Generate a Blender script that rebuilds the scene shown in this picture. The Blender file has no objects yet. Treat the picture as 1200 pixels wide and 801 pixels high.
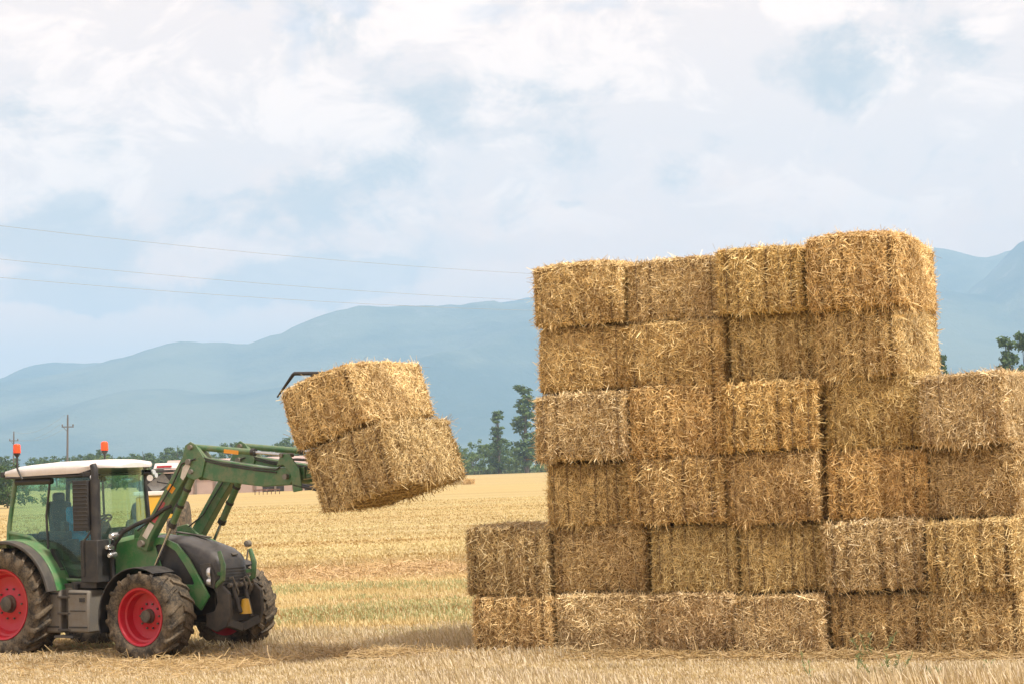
import bpy, math, random
import numpy as np
from mathutils import Matrix, Vector
R_ = math.radians
random.seed(7)
SC = bpy.context.scene

# ---------------------------------------------------------------- camera
CAMZ = 2.62
cam = bpy.data.cameras.new('camera'); camo = bpy.data.objects.new('camera', cam)
SC.collection.objects.link(camo); SC.camera = camo
cam.sensor_width = 36; cam.sensor_fit = 'HORIZONTAL'; cam.lens = 75.0
cam.clip_start = 0.5; cam.clip_end = 60000
_p = math.atan(142.5 / 2500); _r = R_(2.1)
_F = Vector((0, math.cos(_p), math.sin(_p))); _U0 = Vector((0, -math.sin(_p), math.cos(_p))); _X = Vector((1, 0, 0))
_R = _X * math.cos(_r) - _U0 * math.sin(_r); _U = _X * math.sin(_r) + _U0 * math.cos(_r)
M = Matrix.Identity(4)
for i in range(3):
    M[i][0] = _R[i]; M[i][1] = _U[i]; M[i][2] = -_F[i]
M[2][3] = CAMZ
camo.matrix_world = M

def direction(px, py):                    # world direction of a picture point (used for cloud placement on the sky)
    return (_F * 2500 + _R * (px - 600) - _U * (py - 400.5)).normalized()

# ---------------------------------------------------------------- node helpers
class NT:
    def __init__(s, tree):
        s.t = tree; s.n = tree.nodes; s.l = tree.links
        s.n.clear()
    def node(s, typ, **kw):
        n = s.n.new(typ)
        for k, v in kw.items():
            if k == 'inp':
                for kk, vv in v.items():
                    if isinstance(vv, bpy.types.NodeSocket): s.l.new(vv, n.inputs[kk])
                    else: n.inputs[kk].default_value = vv
            else: setattr(n, k, v)
        return n
    def math(s, op, a, b=0.0, clamp=False):
        n = s.n.new('ShaderNodeMath'); n.operation = op; n.use_clamp = clamp
        for i, v in enumerate((a, b)):
            if isinstance(v, bpy.types.NodeSocket): s.l.new(v, n.inputs[i])
            else: n.inputs[i].default_value = v
        return n.outputs[0]
    def vmath(s, op, a, b=None):
        n = s.n.new('ShaderNodeVectorMath'); n.operation = op
        for i, v in enumerate((a, b)):
            if v is None: continue
            if isinstance(v, bpy.types.NodeSocket): s.l.new(v, n.inputs[i])
            else: n.inputs[i].default_value = v
        return n.outputs['Value'] if op in ('LENGTH', 'DOT_PRODUCT') else n.outputs[0]
    def mix(s, f, a, b, blend='MIX'):
        n = s.n.new('ShaderNodeMix'); n.data_type = 'RGBA'; n.blend_type = blend; n.clamp_factor = True
        for i, v in ((0, f), (6, a), (7, b)):
            if isinstance(v, bpy.types.NodeSocket): s.l.new(v, n.inputs[i])
            else: n.inputs[i].default_value = (v if i == 0 else (tuple(v) + (1,))[:4])
        return n.outputs[2]
    def noise(s, vec, scale, detail=4, rough=0.55, dist=0.0):
        n = s.n.new('ShaderNodeTexNoise')
        if vec is not None: s.l.new(vec, n.inputs['Vector'])
        n.inputs['Scale'].default_value = scale; n.inputs['Detail'].default_value = detail
        n.inputs['Roughness'].default_value = rough; n.inputs['Distortion'].default_value = dist
        return n.outputs[0]
    def ramp(s, f, stops):
        n = s.n.new('ShaderNodeValToRGB'); s.l.new(f, n.inputs[0])
        e = n.color_ramp.elements
        while len(e) < len(stops): e.new(0.5)
        for el, (p, c) in zip(e, stops):
            el.position = p; el.color = (tuple(c) + (1,))[:4] if not isinstance(c, (int, float)) else (c, c, c, 1)
        return n.outputs[0]
    def rng(s, v, a, b, c=0.0, d=1.0, smooth=True):
        n = s.n.new('ShaderNodeMapRange'); n.clamp = True
        if smooth: n.interpolation_type = 'SMOOTHSTEP'
        s.l.new(v, n.inputs[0])
        for i, x in enumerate((a, b, c, d)): n.inputs[i + 1].default_value = x
        return n.outputs[0]

# ---------------------------------------------------------------- world, sun, exposure
SUN_EL, SUN_AZ = R_(55), R_(37)           # sun to the right, slightly behind the camera
w = bpy.data.worlds.new('World'); SC.world = w; w.use_nodes = True
t = NT(w.node_tree)
tc = t.node('ShaderNodeTexCoord').outputs['Generated']
sky = t.node('ShaderNodeTexSky'); sky.sky_type = 'NISHITA'; sky.sun_disc = False
sky.sun_elevation = SUN_EL; sky.sun_rotation = R_(90) + SUN_AZ; sky.dust_density = 2.0
bg1 = t.node('ShaderNodeBackground', inp={'Color': sky.outputs[0], 'Strength': 0.15})
sep = t.node('ShaderNodeSeparateXYZ', inp={0: tc})
stretch = t.vmath('MULTIPLY', tc, (1.0, 1.0, 1.55))
warpn = t.node('ShaderNodeTexNoise', inp={'Vector': stretch, 'Scale': 9.0, 'Detail': 5.0, 'Roughness': .6})
warp = t.vmath('MULTIPLY', t.vmath('SUBTRACT', warpn.outputs['Color'], (.5, .5, .5)), (.10, .10, .06))
wdir = t.vmath('ADD', tc, warp)
def blob(px, py, rx, ry, amt, hard=0.25):
    d = direction(px, py)
    v = t.vmath('SUBTRACT', wdir, tuple(d))
    v = t.vmath('MULTIPLY', v, (2500 / rx, 2500 / rx, 2500 / ry))
    return t.rng(t.vmath('LENGTH', v), 1.0, hard, 0.0, amt)
def addall(lst):
    o = lst[0]
    for x in lst[1:]: o = t.math('ADD', o, x)
    return o
gray = addall([blob(60, 285, 210, 60, 1.1), blob(60, 350, 280, 28, 1.0), blob(380, 330, 190, 40, 1.2), blob(400, 220, 130, 100, .85),
               blob(300, 240, 130, 40, .5), blob(955, 80, 150, 62, .6), blob(820, 205, 75, 50, .6), blob(700, 140, 150, 90, .4),
               blob(500, 110, 130, 60, .4), blob(690, 240, 50, 16, .6), blob(40, 120, 110, 90, .25), blob(1150, 60, 130, 50, .35), blob(600, 260, 120, 60, .35)])
blue = addall([blob(330, 40, 42, 60, 1.0), blob(245, 2, 46, 16, .9), blob(400, 0, 60, 22, .9), blob(600, 6, 60, 14, .6), blob(560, 300, 110, 26, .45),
               blob(700, 3, 60, 10, .6)])
n1 = t.noise(stretch, 11.0, 8, .60, .4)
n2 = t.noise(stretch, 30.0, 8, .60, .3)
nn = t.math('ADD', t.math('MULTIPLY', n1, .7), t.math('MULTIPLY', n2, .3))
gray = t.rng(t.math('ADD', gray, t.math('MULTIPLY', t.math('SUBTRACT', nn, .5), 4.2)), .12, .95)
billow = t.noise(t.vmath('ADD', stretch, (.3, .1, .04)), 19.0, 9, .62, .5)
cloudc = t.mix(gray, (1.13, .91, .80), (.62, .61, .61))
bright = t.math('MULTIPLY', t.rng(billow, .46, .62, 0, .95), t.math('SUBTRACT', 1.0, t.math('MULTIPLY', gray, .7)))
cloudc = t.mix(bright, cloudc, (1.38, 1.10, .93))
lowg = t.math('SUBTRACT', 1.0, t.math('MULTIPLY', gray, .6))
low = t.rng(t.math('ADD', sep.outputs['Z'], t.math('MULTIPLY', t.math('SUBTRACT', nn, .5), .10)), .15, .06)
cloudc = t.mix(t.math('MULTIPLY', t.math('MULTIPLY', low, lowg), .95), cloudc, (1.66, 1.06, .74))
bg2 = t.node('ShaderNodeBackground', inp={'Color': cloudc, 'Strength': 1.0})
fac = t.math('SUBTRACT', 1.0, t.math('MULTIPLY', blue, .42), clamp=True)
mx = t.node('ShaderNodeMixShader', inp={0: fac, 1: bg1.outputs[0], 2: bg2.outputs[0]})
t.node('ShaderNodeOutputWorld', inp={0: mx.outputs[0]})
w.cycles.sampling_method = 'MANUAL'; w.cycles.sample_map_resolution = 512

sl = bpy.data.lights.new('sun', 'SUN'); sl.energy = 4.9; sl.angle = R_(4.5); sl.color = (1, .95, .87)
so = bpy.data.objects.new('sun', sl); SC.collection.objects.link(so)
sdir = Vector((math.cos(SUN_EL) * math.cos(SUN_AZ), -math.cos(SUN_EL) * math.sin(SUN_AZ), math.sin(SUN_EL)))
so.rotation_euler = sdir.to_track_quat('Z', 'Y').to_euler(); so.location = (40, -20, 60)
vs = SC.view_settings
SC.display_settings.display_device = 'sRGB'
vs.view_transform = 'Standard'; vs.look = 'None'; vs.exposure = 0.2; vs.gamma = 1.0; vs.use_curve_mapping = False
cy = SC.cycles
cy.max_bounces = 6; cy.diffuse_bounces = 3; cy.glossy_bounces = 3; cy.transmission_bounces = 4; cy.transparent_max_bounces = 12
cy.volume_bounces = 1; cy.use_denoising = True

# ---------------------------------------------------------------- object helpers
def tag(o, label=None, cat=None, group=None, kind=None):
    if label: o['label'] = label
    if cat: o['category'] = cat
    if group: o['group'] = group
    if kind: o['kind'] = kind
    return o
def link(o, parent=None):
    SC.collection.objects.link(o)
    if parent is not None: o.parent = parent
    return o
def empty(name, loc=(0, 0, 0), rz=0.0):
    o = bpy.data.objects.new(name, None); link(o); o.location = loc; o.rotation_euler = (0, 0, rz); return o
def copy_tree(o, parent=None):
    c = o.copy(); link(c, parent)
    for ch in list(o.children): copy_tree(ch, c)
    return c
def np_mesh(name, V, Fq, mat=None, smooth=False):
    """V (n,3), Fq (m,k) all faces with k corners"""
    me = bpy.data.meshes.new(name)
    V = np.asarray(V, np.float32); Fq = np.asarray(Fq, np.int32); k = Fq.shape[1]; m = len(Fq)
    me.vertices.add(len(V)); me.vertices.foreach_set('co', V.ravel())
    me.loops.add(m * k); me.loops.foreach_set('vertex_index', Fq.ravel())
    me.polygons.add(m); me.polygons.foreach_set('loop_start', np.arange(0, m * k, k, dtype=np.int32))
    try: me.polygons.foreach_set('loop_total', np.full(m, k, np.int32))
    except Exception: pass
    me.polygons.foreach_set('use_smooth', np.full(m, smooth, dtype=bool))
    me.update(calc_edges=True)
    if mat: me.materials.append(mat)
    return me
class MB:
    def __init__(s): s.v = []; s.f = []
    def add(s, V, Fs, mat=None):
        b = len(s.v)
        for p in V:
            p = Vector(p)
            s.v.append(tuple(mat @ p if mat is not None else p))
        s.f += [tuple(i + b for i in f) for f in Fs]
        return s
    def box(s, c, d, rot=None, taper=1.0):
        hx, hy, hz = d[0] / 2, d[1] / 2, d[2] / 2
        V = [(sx * hx * (taper if sz > 0 else 1), sy * hy * (taper if sz > 0 else 1), sz * hz) for sz in (-1, 1) for sx, sy in ((-1, -1), (1, -1), (1, 1), (-1, 1))]
        m = Matrix.Translation(c) @ (rot if rot is not None else Matrix.Identity(4))
        return s.add(V, [(3, 2, 1, 0), (4, 5, 6, 7), (0, 1, 5, 4), (1, 2, 6, 5), (2, 3, 7, 6), (3, 0, 4, 7)], m)
    def bar(s, a, b, w, h, up=(0, 0, 1)):
        a = Vector(a); b = Vector(b); d = b - a; L = d.length; z = d.normalized()
        y = Vector(up).cross(z)
        if y.length < 1e-4: y = Vector((0, 1, 0)).cross(z)
        y.normalize(); x = y.cross(z)
        m = Matrix.Identity(4)
        for i in range(3): m[i][0] = x[i]; m[i][1] = y[i]; m[i][2] = z[i]; m[i][3] = (a[i] + b[i]) / 2
        hx, hy, hz = h / 2, w / 2, L / 2
        V = [(sx * hx, sy * hy, sz * hz) for sz in (-1, 1) for sx, sy in ((-1, -1), (1, -1), (1, 1), (-1, 1))]
        return s.add(V, [(3, 2, 1, 0), (4, 5, 6, 7), (0, 1, 5, 4), (1, 2, 6, 5), (2, 3, 7, 6), (3, 0, 4, 7)], m)
    def tube(s, pts, r, n=10, caps=True):
        pts = [Vector(p) for p in pts]; b = len(s.v); K = len(pts)
        rr = r if isinstance(r, (list, tuple)) else [r] * K
        prev = None
        for i, p in enumerate(pts):
            d = (pts[min(i + 1, K - 1)] - pts[max(i - 1, 0)]).normalized()
            if prev is None:
                x = d.orthogonal().normalized()
            else:
                x = (prev - d * prev.dot(d)).normalized()
            prev = x; y = d.cross(x)
            for j in range(n):
                a = 2 * math.pi * j / n
                s.v.append(tuple(p + (x * math.cos(a) + y * math.sin(a)) * rr[i]))
        for i in range(K - 1):
            for j in range(n):
                s.f.append((b + i * n + j, b + i * n + (j + 1) % n, b + (i + 1) * n + (j + 1) % n, b + (i + 1) * n + j))
        if caps:
            s.f.append(tuple(b + j for j in reversed(range(n)))); s.f.append(tuple(b + (K - 1) * n + j for j in range(n)))
        return s
    def prism(s, outline, y0, y1):
        """outline in (x,z), extruded along y"""
        n = len(outline); b = len(s.v)
        for y in (y0, y1):
            for x, z in outline: s.v.append((x, y, z))
        s.f.append(tuple(b + i for i in range(n))); s.f.append(tuple(b + n + i for i in reversed(range(n))))
        for i in range(n):
            j = (i + 1) % n; s.f.append((b + j, b + i, b + n + i, b + n + j))
        return s
    def lathe_y(s, prof, c=(0, 0, 0), n=48, a0=0.0, a1=2 * math.pi):
        """prof list of (r, y) spun about the y axis"""
        b = len(s.v); full = abs(a1 - a0 - 2 * math.pi) < 1e-6; K = len(prof); N = n if full else n + 1
        for i in range(N):
            a = a0 + (a1 - a0) * i / n
            for r, y in prof: s.v.append((c[0] + r * math.cos(a), c[1] + y, c[2] + r * math.sin(a)))
        for i in range(n):
            i2 = (i + 1) % N
            for k in range(K - 1):
                s.f.append((b + i * K + k, b + i * K + k + 1, b + i2 * K + k + 1, b + i2 * K + k))
        return s
    def loft(s, secs, caps=True):
        b = len(s.v); n = len(secs[0])
        for sec in secs: s.v += [tuple(p) for p in sec]
        for i in range(len(secs) - 1):
            for j in range(n):
                s.f.append((b + i * n + j, b + i * n + (j + 1) % n, b + (i + 1) * n + (j + 1) % n, b + (i + 1) * n + j))
        if caps:
            s.f.append(tuple(b + j for j in reversed(range(n)))); s.f.append(tuple(b + (len(secs) - 1) * n + j for j in range(n)))
        return s
    def build(s, name, mat, parent=None, bevel=0.0, smooth=35, fixn=True):
        me = bpy.data.meshes.new(name); me.from_pydata(s.v, [], s.f); me.update()
        if fixn:
            import bmesh
            bm = bmesh.new(); bm.from_mesh(me); bmesh.ops.recalc_face_normals(bm, faces=bm.faces); bm.to_mesh(me); bm.free()
        me.materials.append(mat)
        if smooth:
            me.polygons.foreach_set('use_smooth', [True] * len(me.polygons)); me.set_sharp_from_angle(angle=R_(smooth))
        o = bpy.data.objects.new(name, me); link(o, parent)
        if bevel:
            m = o.modifiers.new('bevel', 'BEVEL'); m.width = bevel; m.segments = 2; m.limit_method = 'ANGLE'; m.angle_limit = R_(40); m.harden_normals = False
        return o

# ---------------------------------------------------------------- materials
def new_mat(name):
    m = bpy.data.materials.new(name); m.use_nodes = True
    return m, NT(m.node_tree)
def finish(t, col, rough=.6, metal=0.0, bump=None, bstr=.3, bdist=.01, spec=.5, coat=0.0, extra=None):
    inp = {'Base Color': col if isinstance(col, bpy.types.NodeSocket) else (tuple(col) + (1,))[:4], 'Roughness': rough, 'Metallic': metal,
           'Specular IOR Level': spec, 'Coat Weight': coat}
    p = t.node('ShaderNodeBsdfPrincipled', inp=inp)
    if bump is not None:
        b = t.node('ShaderNodeBump', inp={'Height': bump, 'Strength': bstr, 'Distance': bdist}); t.l.new(b.outputs[0], p.inputs['Normal'])
    t.node('ShaderNodeOutputMaterial', inp={0: p.outputs[0]})
    return p
def painted(name, col, rough=.35, metal=0.0, dust=.35, dustcol=(.30, .24, .16), scale=6.0, coat=0.0, bump=.1):
    m, t = new_mat(name)
    o = t.node('ShaderNodeTexCoord').outputs['Object']
    n = t.noise(o, scale, 6, .65); n2 = t.noise(o, scale * 7, 4, .6)
    geo = t.node('ShaderNodeNewGeometry'); up = t.node('ShaderNodeSeparateXYZ', inp={0: geo.outputs['Normal']}).outputs[2]
    f = t.math('MULTIPLY', t.rng(t.math('ADD', n, t.math('MULTIPLY', n2, .3)), .5, .85), dust)
    f = t.math('ADD', f, t.math('MULTIPLY', t.rng(up, .2, 1.0), dust * .35), clamp=True)
    col2 = t.mix(t.math('MULTIPLY', n2, .25), col, tuple(c * .75 for c in col))
    c = t.mix(f, col2, dustcol)
    finish(t, c, t.rng(f, 0, .6, rough, .85), metal, n2, bump, .004, coat=coat)
    return m
GREEN = painted('green_paint', (.046, .150, .055), .36, dust=.38, coat=.2)
GREENL = painted('bright_green_paint', (.05, .195, .06), .3, dust=.34, coat=.1)
RED = painted('red_paint', (.47, .006, .022), .4, dust=.14, coat=.1, dustcol=(.35, .12, .09))
BLACKP = painted('black_plastic', (.018, .018, .02), .5, dust=.30, dustcol=(.12, .10, .075))
GREYP = painted('grey_plastic', (.055, .05, .046), .6, dust=.35, dustcol=(.17, .14, .10))
WHITE = painted('white_roof_paint', (.78, .73, .70), .5, dust=.30, dustcol=(.55, .47, .40), bump=.03)
STEEL = painted('dusty_steel', (.20, .185, .165), .5, metal=.3, dust=.5, dustcol=(.22, .18, .12))
CHROME = painted('bright_steel', (.55, .55, .55), .2, metal=.9, dust=.1)
HUBG = painted('hub_grey', (.06, .055, .05), .5, metal=.2, dust=.4)
YELLOW = painted('yellow_paint', (.72, .42, .03), .4, dust=.25)
ORANGE = painted('orange_sticker', (.80, .33, .02), .4, dust=.1)
PINKST = painted('red_sticker', (.50, .08, .10), .4, dust=.2)
WHITEST = painted('white_sticker', (.70, .66, .60), .4, dust=.3)
def tyre_mat():
    m, t = new_mat('tyre_rubber')
    o = t.node('ShaderNodeTexCoord').outputs['Object']
    n = t.noise(o, 5, 6, .7); n2 = t.noise(o, 40, 4, .6)
    f = t.rng(t.math('ADD', n, t.math('MULTIPLY', n2, .25)), .45, .80)
    c = t.mix(f, (.028, .025, .022), (.17, .13, .085))
    finish(t, c, .85, 0, n2, .4, .01, spec=.25); return m
TYRE = tyre_mat()
def glass_mat():
    m, t = new_mat('green_tinted_glass')
    tr = t.node('ShaderNodeBsdfTransparent', inp={0: (.82, .94, .885, 1)})
    gl = t.node('ShaderNodeBsdfGlossy', inp={0: (.9, 1, .95, 1), 'Roughness': .03})
    df = t.node('ShaderNodeBsdfDiffuse', inp={0: (.25, .33, .27, 1)})
    fr = t.node('ShaderNodeLayerWeight', inp={0: .5})
    fac = t.math('ADD', t.math('MULTIPLY', t.math('POWER', fr.outputs[1], 4.0), .6), .035, clamp=True)
    a = t.node('ShaderNodeMixShader', inp={0: .035, 1: tr.outputs[0], 2: df.outputs[0]})
    b = t.node('ShaderNodeMixShader', inp={0: fac, 1: a.outputs[0], 2: gl.outputs[0]})
    t.node('ShaderNodeOutputMaterial', inp={0: b.outputs[0]}); return m
GLASS = glass_mat()
def beacon_mat():
    m, t = new_mat('orange_beacon_lens')
    p = finish(t, (.90, .09, .015), .2); p.inputs['Subsurface Weight'].default_value = .3
    return m
BEACON = beacon_mat()
def lamp_mat():
    m, t = new_mat('lamp_glass'); finish(t, (.75, .76, .76), .12, .5); return m
LAMP = lamp_mat()
def simple(name, col, rough=.7, sc=8.0, var=.3):
    m, t = new_mat(name); o = t.node('ShaderNodeTexCoord').outputs['Object']
    n = t.noise(o, sc, 5, .6)
    finish(t, t.mix(n, tuple(c * (1 - var) for c in col), tuple(c * (1 + var) for c in col)), rough, 0, n, .3, .01); return m
SKIN = simple('skin', (.45, .26, .18), .6, 10, .08)
BLUECLOTH = simple('blue_work_clothes', (.03, .24, .50), .85, 12, .2)
HAIR = simple('dark_hair', (.03, .02, .015), .8)

# straw on the bales: colour by single straw, tinted by bale
def straw_mat(name, base, blade_lo, blade_hi, tint=True):
    m, t = new_mat(name)
    geo = t.node('ShaderNodeNewGeometry'); o = t.node('ShaderNodeTexCoord').outputs['Object']
    rnd = geo.outputs['Random Per Island']
    c = t.ramp(rnd, [(0, blade_lo), (.5, tuple((a + b) / 2 for a, b in zip(blade_lo, blade_hi))), (.80, blade_hi), (1, (.88, .80, .60))])
    big = t.noise(o, 2.2, 4, .6)
    c = t.mix(t.rng(big, .44, .68, 0, .30), c, (.27, .15, .05))
    fl = t.noise(t.node('ShaderNodeMapping', inp={0: o, 'Scale': (11, .8, 1.6)}).outputs[0], 1.0, 3, .6)
    c = t.mix(t.rng(fl, .50, .70, 0, .42), c, (.20, .125, .05))
    c = t.mix(t.rng(fl, .46, .32, 0, .30), c, (.74, .64, .42))
    if tint:
        oi = t.node('ShaderNodeObjectInfo')
        c = t.mix(1.0, c, oi.outputs['Color'], 'MULTIPLY')
    p = t.node('ShaderNodeBsdfPrincipled', inp={'Base Color': c, 'Roughness': .5, 'Specular IOR Level': .45})
    tr = t.node('ShaderNodeBsdfTranslucent', inp={0: c})
    mxs = t.node('ShaderNodeMixShader', inp={0: .15, 1: p.outputs[0], 2: tr.outputs[0]})
    t.node('ShaderNodeOutputMaterial', inp={0: mxs.outputs[0]}); return m
STRAW = straw_mat('bale_straw', None, (.21, .135, .05), (.90, .77, .49))  # random straw tones, spread wider to paint glints and gap shade into the colour
def core_mat():
    m, t = new_mat('bale_packed_straw')
    o = t.node('ShaderNodeTexCoord').outputs['Object']
    ns = []
    for rot in ((.3, .5, .2), (1.2, -.4, .9), (-.7, 1.1, 2.0)):
        mp = t.node('ShaderNodeMapping', inp={0: o, 'Rotation': rot, 'Scale': (70, 70, 9)})
        ns.append(t.noise(mp.outputs[0], 1.0, 3, .6))
    h = t.math('MAXIMUM', t.math('MAXIMUM', ns[0], ns[1]), ns[2])
    c = t.ramp(h, [(.42, (.035, .020, .008)), (.56, (.17, .11, .045)), (.72, (.50, .37, .18))])  # dark stops paint the shade of the gaps between straws into the colour
    oi = t.node('ShaderNodeObjectInfo'); c = t.mix(1.0, c, oi.outputs['Color'], 'MULTIPLY')
    finish(t, c, .8, 0, h, .8, .02, spec=.2); return m
CORE = core_mat()
TWINE = simple('bale_twine', (.16, .10, .05), .8)

# ---------------------------------------------------------------- blades (single straws as bent strips)
def blades(P, D, N, length, width, rng, bend=.15, taper=.8):
    """P roots, D unit directions, N approx facing normals -> verts, quads (2 per blade)"""
    n = len(P)
    S = np.cross(D, N); S /= np.linalg.norm(S, axis=1, keepdims=True) + 1e-9
    a = rng.uniform(-.9, .9, n)[:, None]
    S = S * np.cos(a) + N * np.sin(a)
    L = length[:, None]; W = width[:, None] / 2
    B = rng.normal(0, 1, (n, 3)); B *= bend * L
    p0 = P; p1 = P + D * L * .5 + B * .5; p2 = P + D * L + B * .2
    V = np.stack([p0 - S * W, p0 + S * W, p1 - S * W, p1 + S * W, p2 - S * W * taper, p2 + S * W * taper], 1).reshape(-1, 3)
    b = (np.arange(n) * 6)[:, None]
    Q = np.concatenate([b + np.array([[0, 1, 3, 2]]), b + np.array([[2, 3, 5, 4]])], 0)
    return V, Q

# ---------------------------------------------------------------- straw bales
BW, BL, BH = 1.28, 2.3, .92
def vnoise(rng, K=26, lo=1.0, hi=9.0):
    k = rng.normal(0, 1, (K, 3)); k /= np.linalg.norm(k, axis=1, keepdims=True)
    f = np.exp(rng.uniform(np.log(lo), np.log(hi), K)); ph = rng.uniform(0, 6.28, K)
    def fn(P):
        return (np.sin(P @ (k * f[:, None]).T * 1.6 + ph) / f ** .6).sum(1) / 3.0
    return fn
def bale_mesh(seed, twdepth=.03):
    rng = np.random.default_rng(seed)
    big = vnoise(rng, 22, .8, 3.0); fine = vnoise(rng, 60, 8, 34)
    tw = np.array([-.40, -.25, -.09, .09, .25, .40]) * BW + rng.normal(0, .022, 6); td = np.array([1.9, .9, 1.2, 1.2, .9, 1.9]) * rng.uniform(.45, 1.4, 6)
    h = np.array([BW, BL, BH]) / 2
    def surf(P):
        """P on the sharp box -> displaced point"""
        q = P / h
        r = .062
        inner = np.clip(P, -(h - r), h - r); d = P - inner
        dl = np.linalg.norm(d, axis=1, keepdims=True)
        nrm = d / (dl + 1e-9)
        P2 = inner + nrm * r
        # the pressed ends bulge a little
        bul = (1 - q[:, 0] ** 2) * (1 - q[:, 2] ** 2) * (np.abs(q[:, 1]) > .999)
        side = (1 - q[:, 1] ** 2) * (1 - q[:, 2] ** 2) * (np.abs(q[:, 0]) > .999)
        top = (1 - q[:, 0] ** 2) * (q[:, 2] > .999)
        amt = .065 * bul + .04 * side + .025 * top + .030 * big(P2) + .016 * fine(P2)
        g = np.zeros(len(P))
        for x, d_ in zip(tw, td): g += d_ * np.exp(-((P2[:, 0] - x) / .030) ** 2)
        notside = 1 - np.clip(np.abs(nrm[:, 0]) * 1.2, 0, 1)
        amt -= twdepth * g * notside * rng_depth(P2)
        # corners sag downwards
        P3 = P2 + nrm * amt[:, None]
        P3[:, 2] -= .012 * (np.abs(q[:, 1]) > .9) * (q[:, 2] > 0)
        return P3, nrm
    dn = vnoise(rng, 12, 1.0, 3.0)
    def rng_depth(P): return np.clip(.8 + .8 * dn(P), .1, 1.6)
    res = np.array([44, 60, 34]); V = []; Q = []; base = 0
    for ax in range(3):
        a, b = [(1, 2), (2, 0), (0, 1)][ax]
        for sg in (-1, 1):
            na, nb = res[a], res[b]
            A, B = np.meshgrid(np.linspace(-1, 1, na + 1), np.linspace(-1, 1, nb + 1), indexing='ij')
            P = np.zeros((A.size, 3)); P[:, a] = A.ravel() * h[a]; P[:, b] = B.ravel() * h[b]; P[:, ax] = sg * h[ax]
            p3, _ = surf(P); V.append(p3)
            idx = np.arange(A.size).reshape(na + 1, nb + 1) + base
            q = np.stack([idx[:-1, :-1], idx[1:, :-1], idx[1:, 1:], idx[:-1, 1:]], -1).reshape(-1, 4)
            if sg < 0: q = q[:, ::-1]
            Q.append(q); base += A.size
    V = np.concatenate(V); Q = np.concatenate(Q)
    # straws
    faces = []
    dens = 3400
    for ax in range(3):
        a, b = [(1, 2), (2, 0), (0, 1)][ax]
        for sg in (-1, 1):
            area = 4 * h[a] * h[b]; k = 1.0
            if ax == 2: k = .9 if sg > 0 else .55
            n = int(area * dens * k)
            P = np.zeros((n, 3)); P[:, a] = rng.uniform(-1, 1, n) * h[a]; P[:, b] = rng.uniform(-1, 1, n) * h[b]; P[:, ax] = sg * h[ax]
            N = np.zeros((n, 3)); N[:, ax] = sg
            faces.append((P, N, ax))
    # tufts along the edges
    P = []; 
    n = 2300
    e = rng.integers(0, 12, n); tt = rng.uniform(-1, 1, n)
    EP = np.zeros((n, 3)); 
    for i in range(n):
        ax = e[i] // 4; s1 = 1 if e[i] & 1 else -1; s2 = 1 if e[i] & 2 else -1
        a, b = [(1, 2), (2, 0), (0, 1)][ax]
        EP[i, ax] = tt[i] * h[ax]; EP[i, a] = s1 * h[a]; EP[i, b] = s2 * h[b]
    q = EP / h; EN = np.where(np.abs(q) > .999, q, 0); EN /= np.linalg.norm(EN, axis=1, keepdims=True)
    VV = []; QQ = []; off = 0
    whorl = vnoise(rng, 14, 1.5, 5.0); whorl2 = vnoise(rng, 14, 1.5, 5.0)
    for (P, N, ax) in faces + [(EP, EN, 3)]:
        p3, nr = surf(P); n = len(P)
        rnd = rng.normal(0, 1, (n, 3))
        # locally combed direction + strong randomness
        fa = whorl(P * 1.7) * 3.1; fb = np.stack([np.cos(fa), np.sin(fa * .7 + whorl2(P)), np.sin(fa)], 1)
        D = rnd * 1.0 + fb * .35
        D -= (D * nr).sum(1, keepdims=True) * nr; D /= np.linalg.norm(D, axis=1, keepdims=True) + 1e-9
        out = np.abs(rng.normal(.14, .22, n))
        if ax == 3:
            out = rng.uniform(.05, .6, n); D[:, 2] -= .25
            D -= (D * nr).sum(1, keepdims=True) * nr; D /= np.linalg.norm(D, axis=1, keepdims=True) + 1e-9
        D = D + nr * out[:, None]; D /= np.linalg.norm(D, axis=1, keepdims=True)
        ln = rng.uniform(.035, .125, n) * np.where(rng.random(n) < .05, 1.8, 1); wd = rng.uniform(.0045, .0115, n)
        lg = rng.random(n) < .09; ln = np.where(lg, rng.uniform(.14, .30, n), ln); wd = np.where(lg, wd * .75, wd)
        if ax == 3: ln = rng.uniform(.04, .13, n)
        v, qd = blades(p3 - D * ln[:, None] * .3 + nr * .004, D, nr, ln, wd, rng, .02)
        VV.append(v); QQ.append(qd + off); off += len(v)
    # loose clumps hanging from the lower and side edges
    for k in range(11):
        c = np.array([rng.uniform(-1, 1) * h[0], rng.choice([-1, 1]) * h[1], rng.choice([-1, -.97, -.9, .8, .95]) * h[2]])
        if rng.random() < .35: c = np.array([rng.choice([-1, 1]) * h[0], rng.uniform(-1, 1) * h[1], rng.choice([-1, .9]) * h[2]])
        m = 34; P = c + rng.normal(0, 1, (m, 3)) * np.array([.07, .07, .03]); P = np.clip(P, -h, h)
        a = np.argmax(np.abs(c / h)[:2]); P[:, a] = np.sign(c[a]) * h[a]
        p3, nr = surf(P); D = rng.normal(0, .55, (m, 3)) + nr * .35; D[:, 2] -= .8; D /= np.linalg.norm(D, axis=1, keepdims=True)
        v, qd = blades(p3, D, nr, rng.uniform(.06, .18, m), rng.uniform(.005, .011, m), rng, .05)
        VV.append(v); QQ.append(qd + off); off += len(v)
    VS = np.concatenate(VV); QS = np.concatenate(QQ)
    nb = len(V)
    me = np_mesh('square_bale', np.concatenate([V, VS]), np.concatenate([Q, QS + nb]))
    me.materials.append(CORE); me.materials.append(STRAW)
    mi = np.zeros(len(Q) + len(QS), np.int32); mi[len(Q):] = 1
    me.polygons.foreach_set('material_index', mi)
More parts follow.
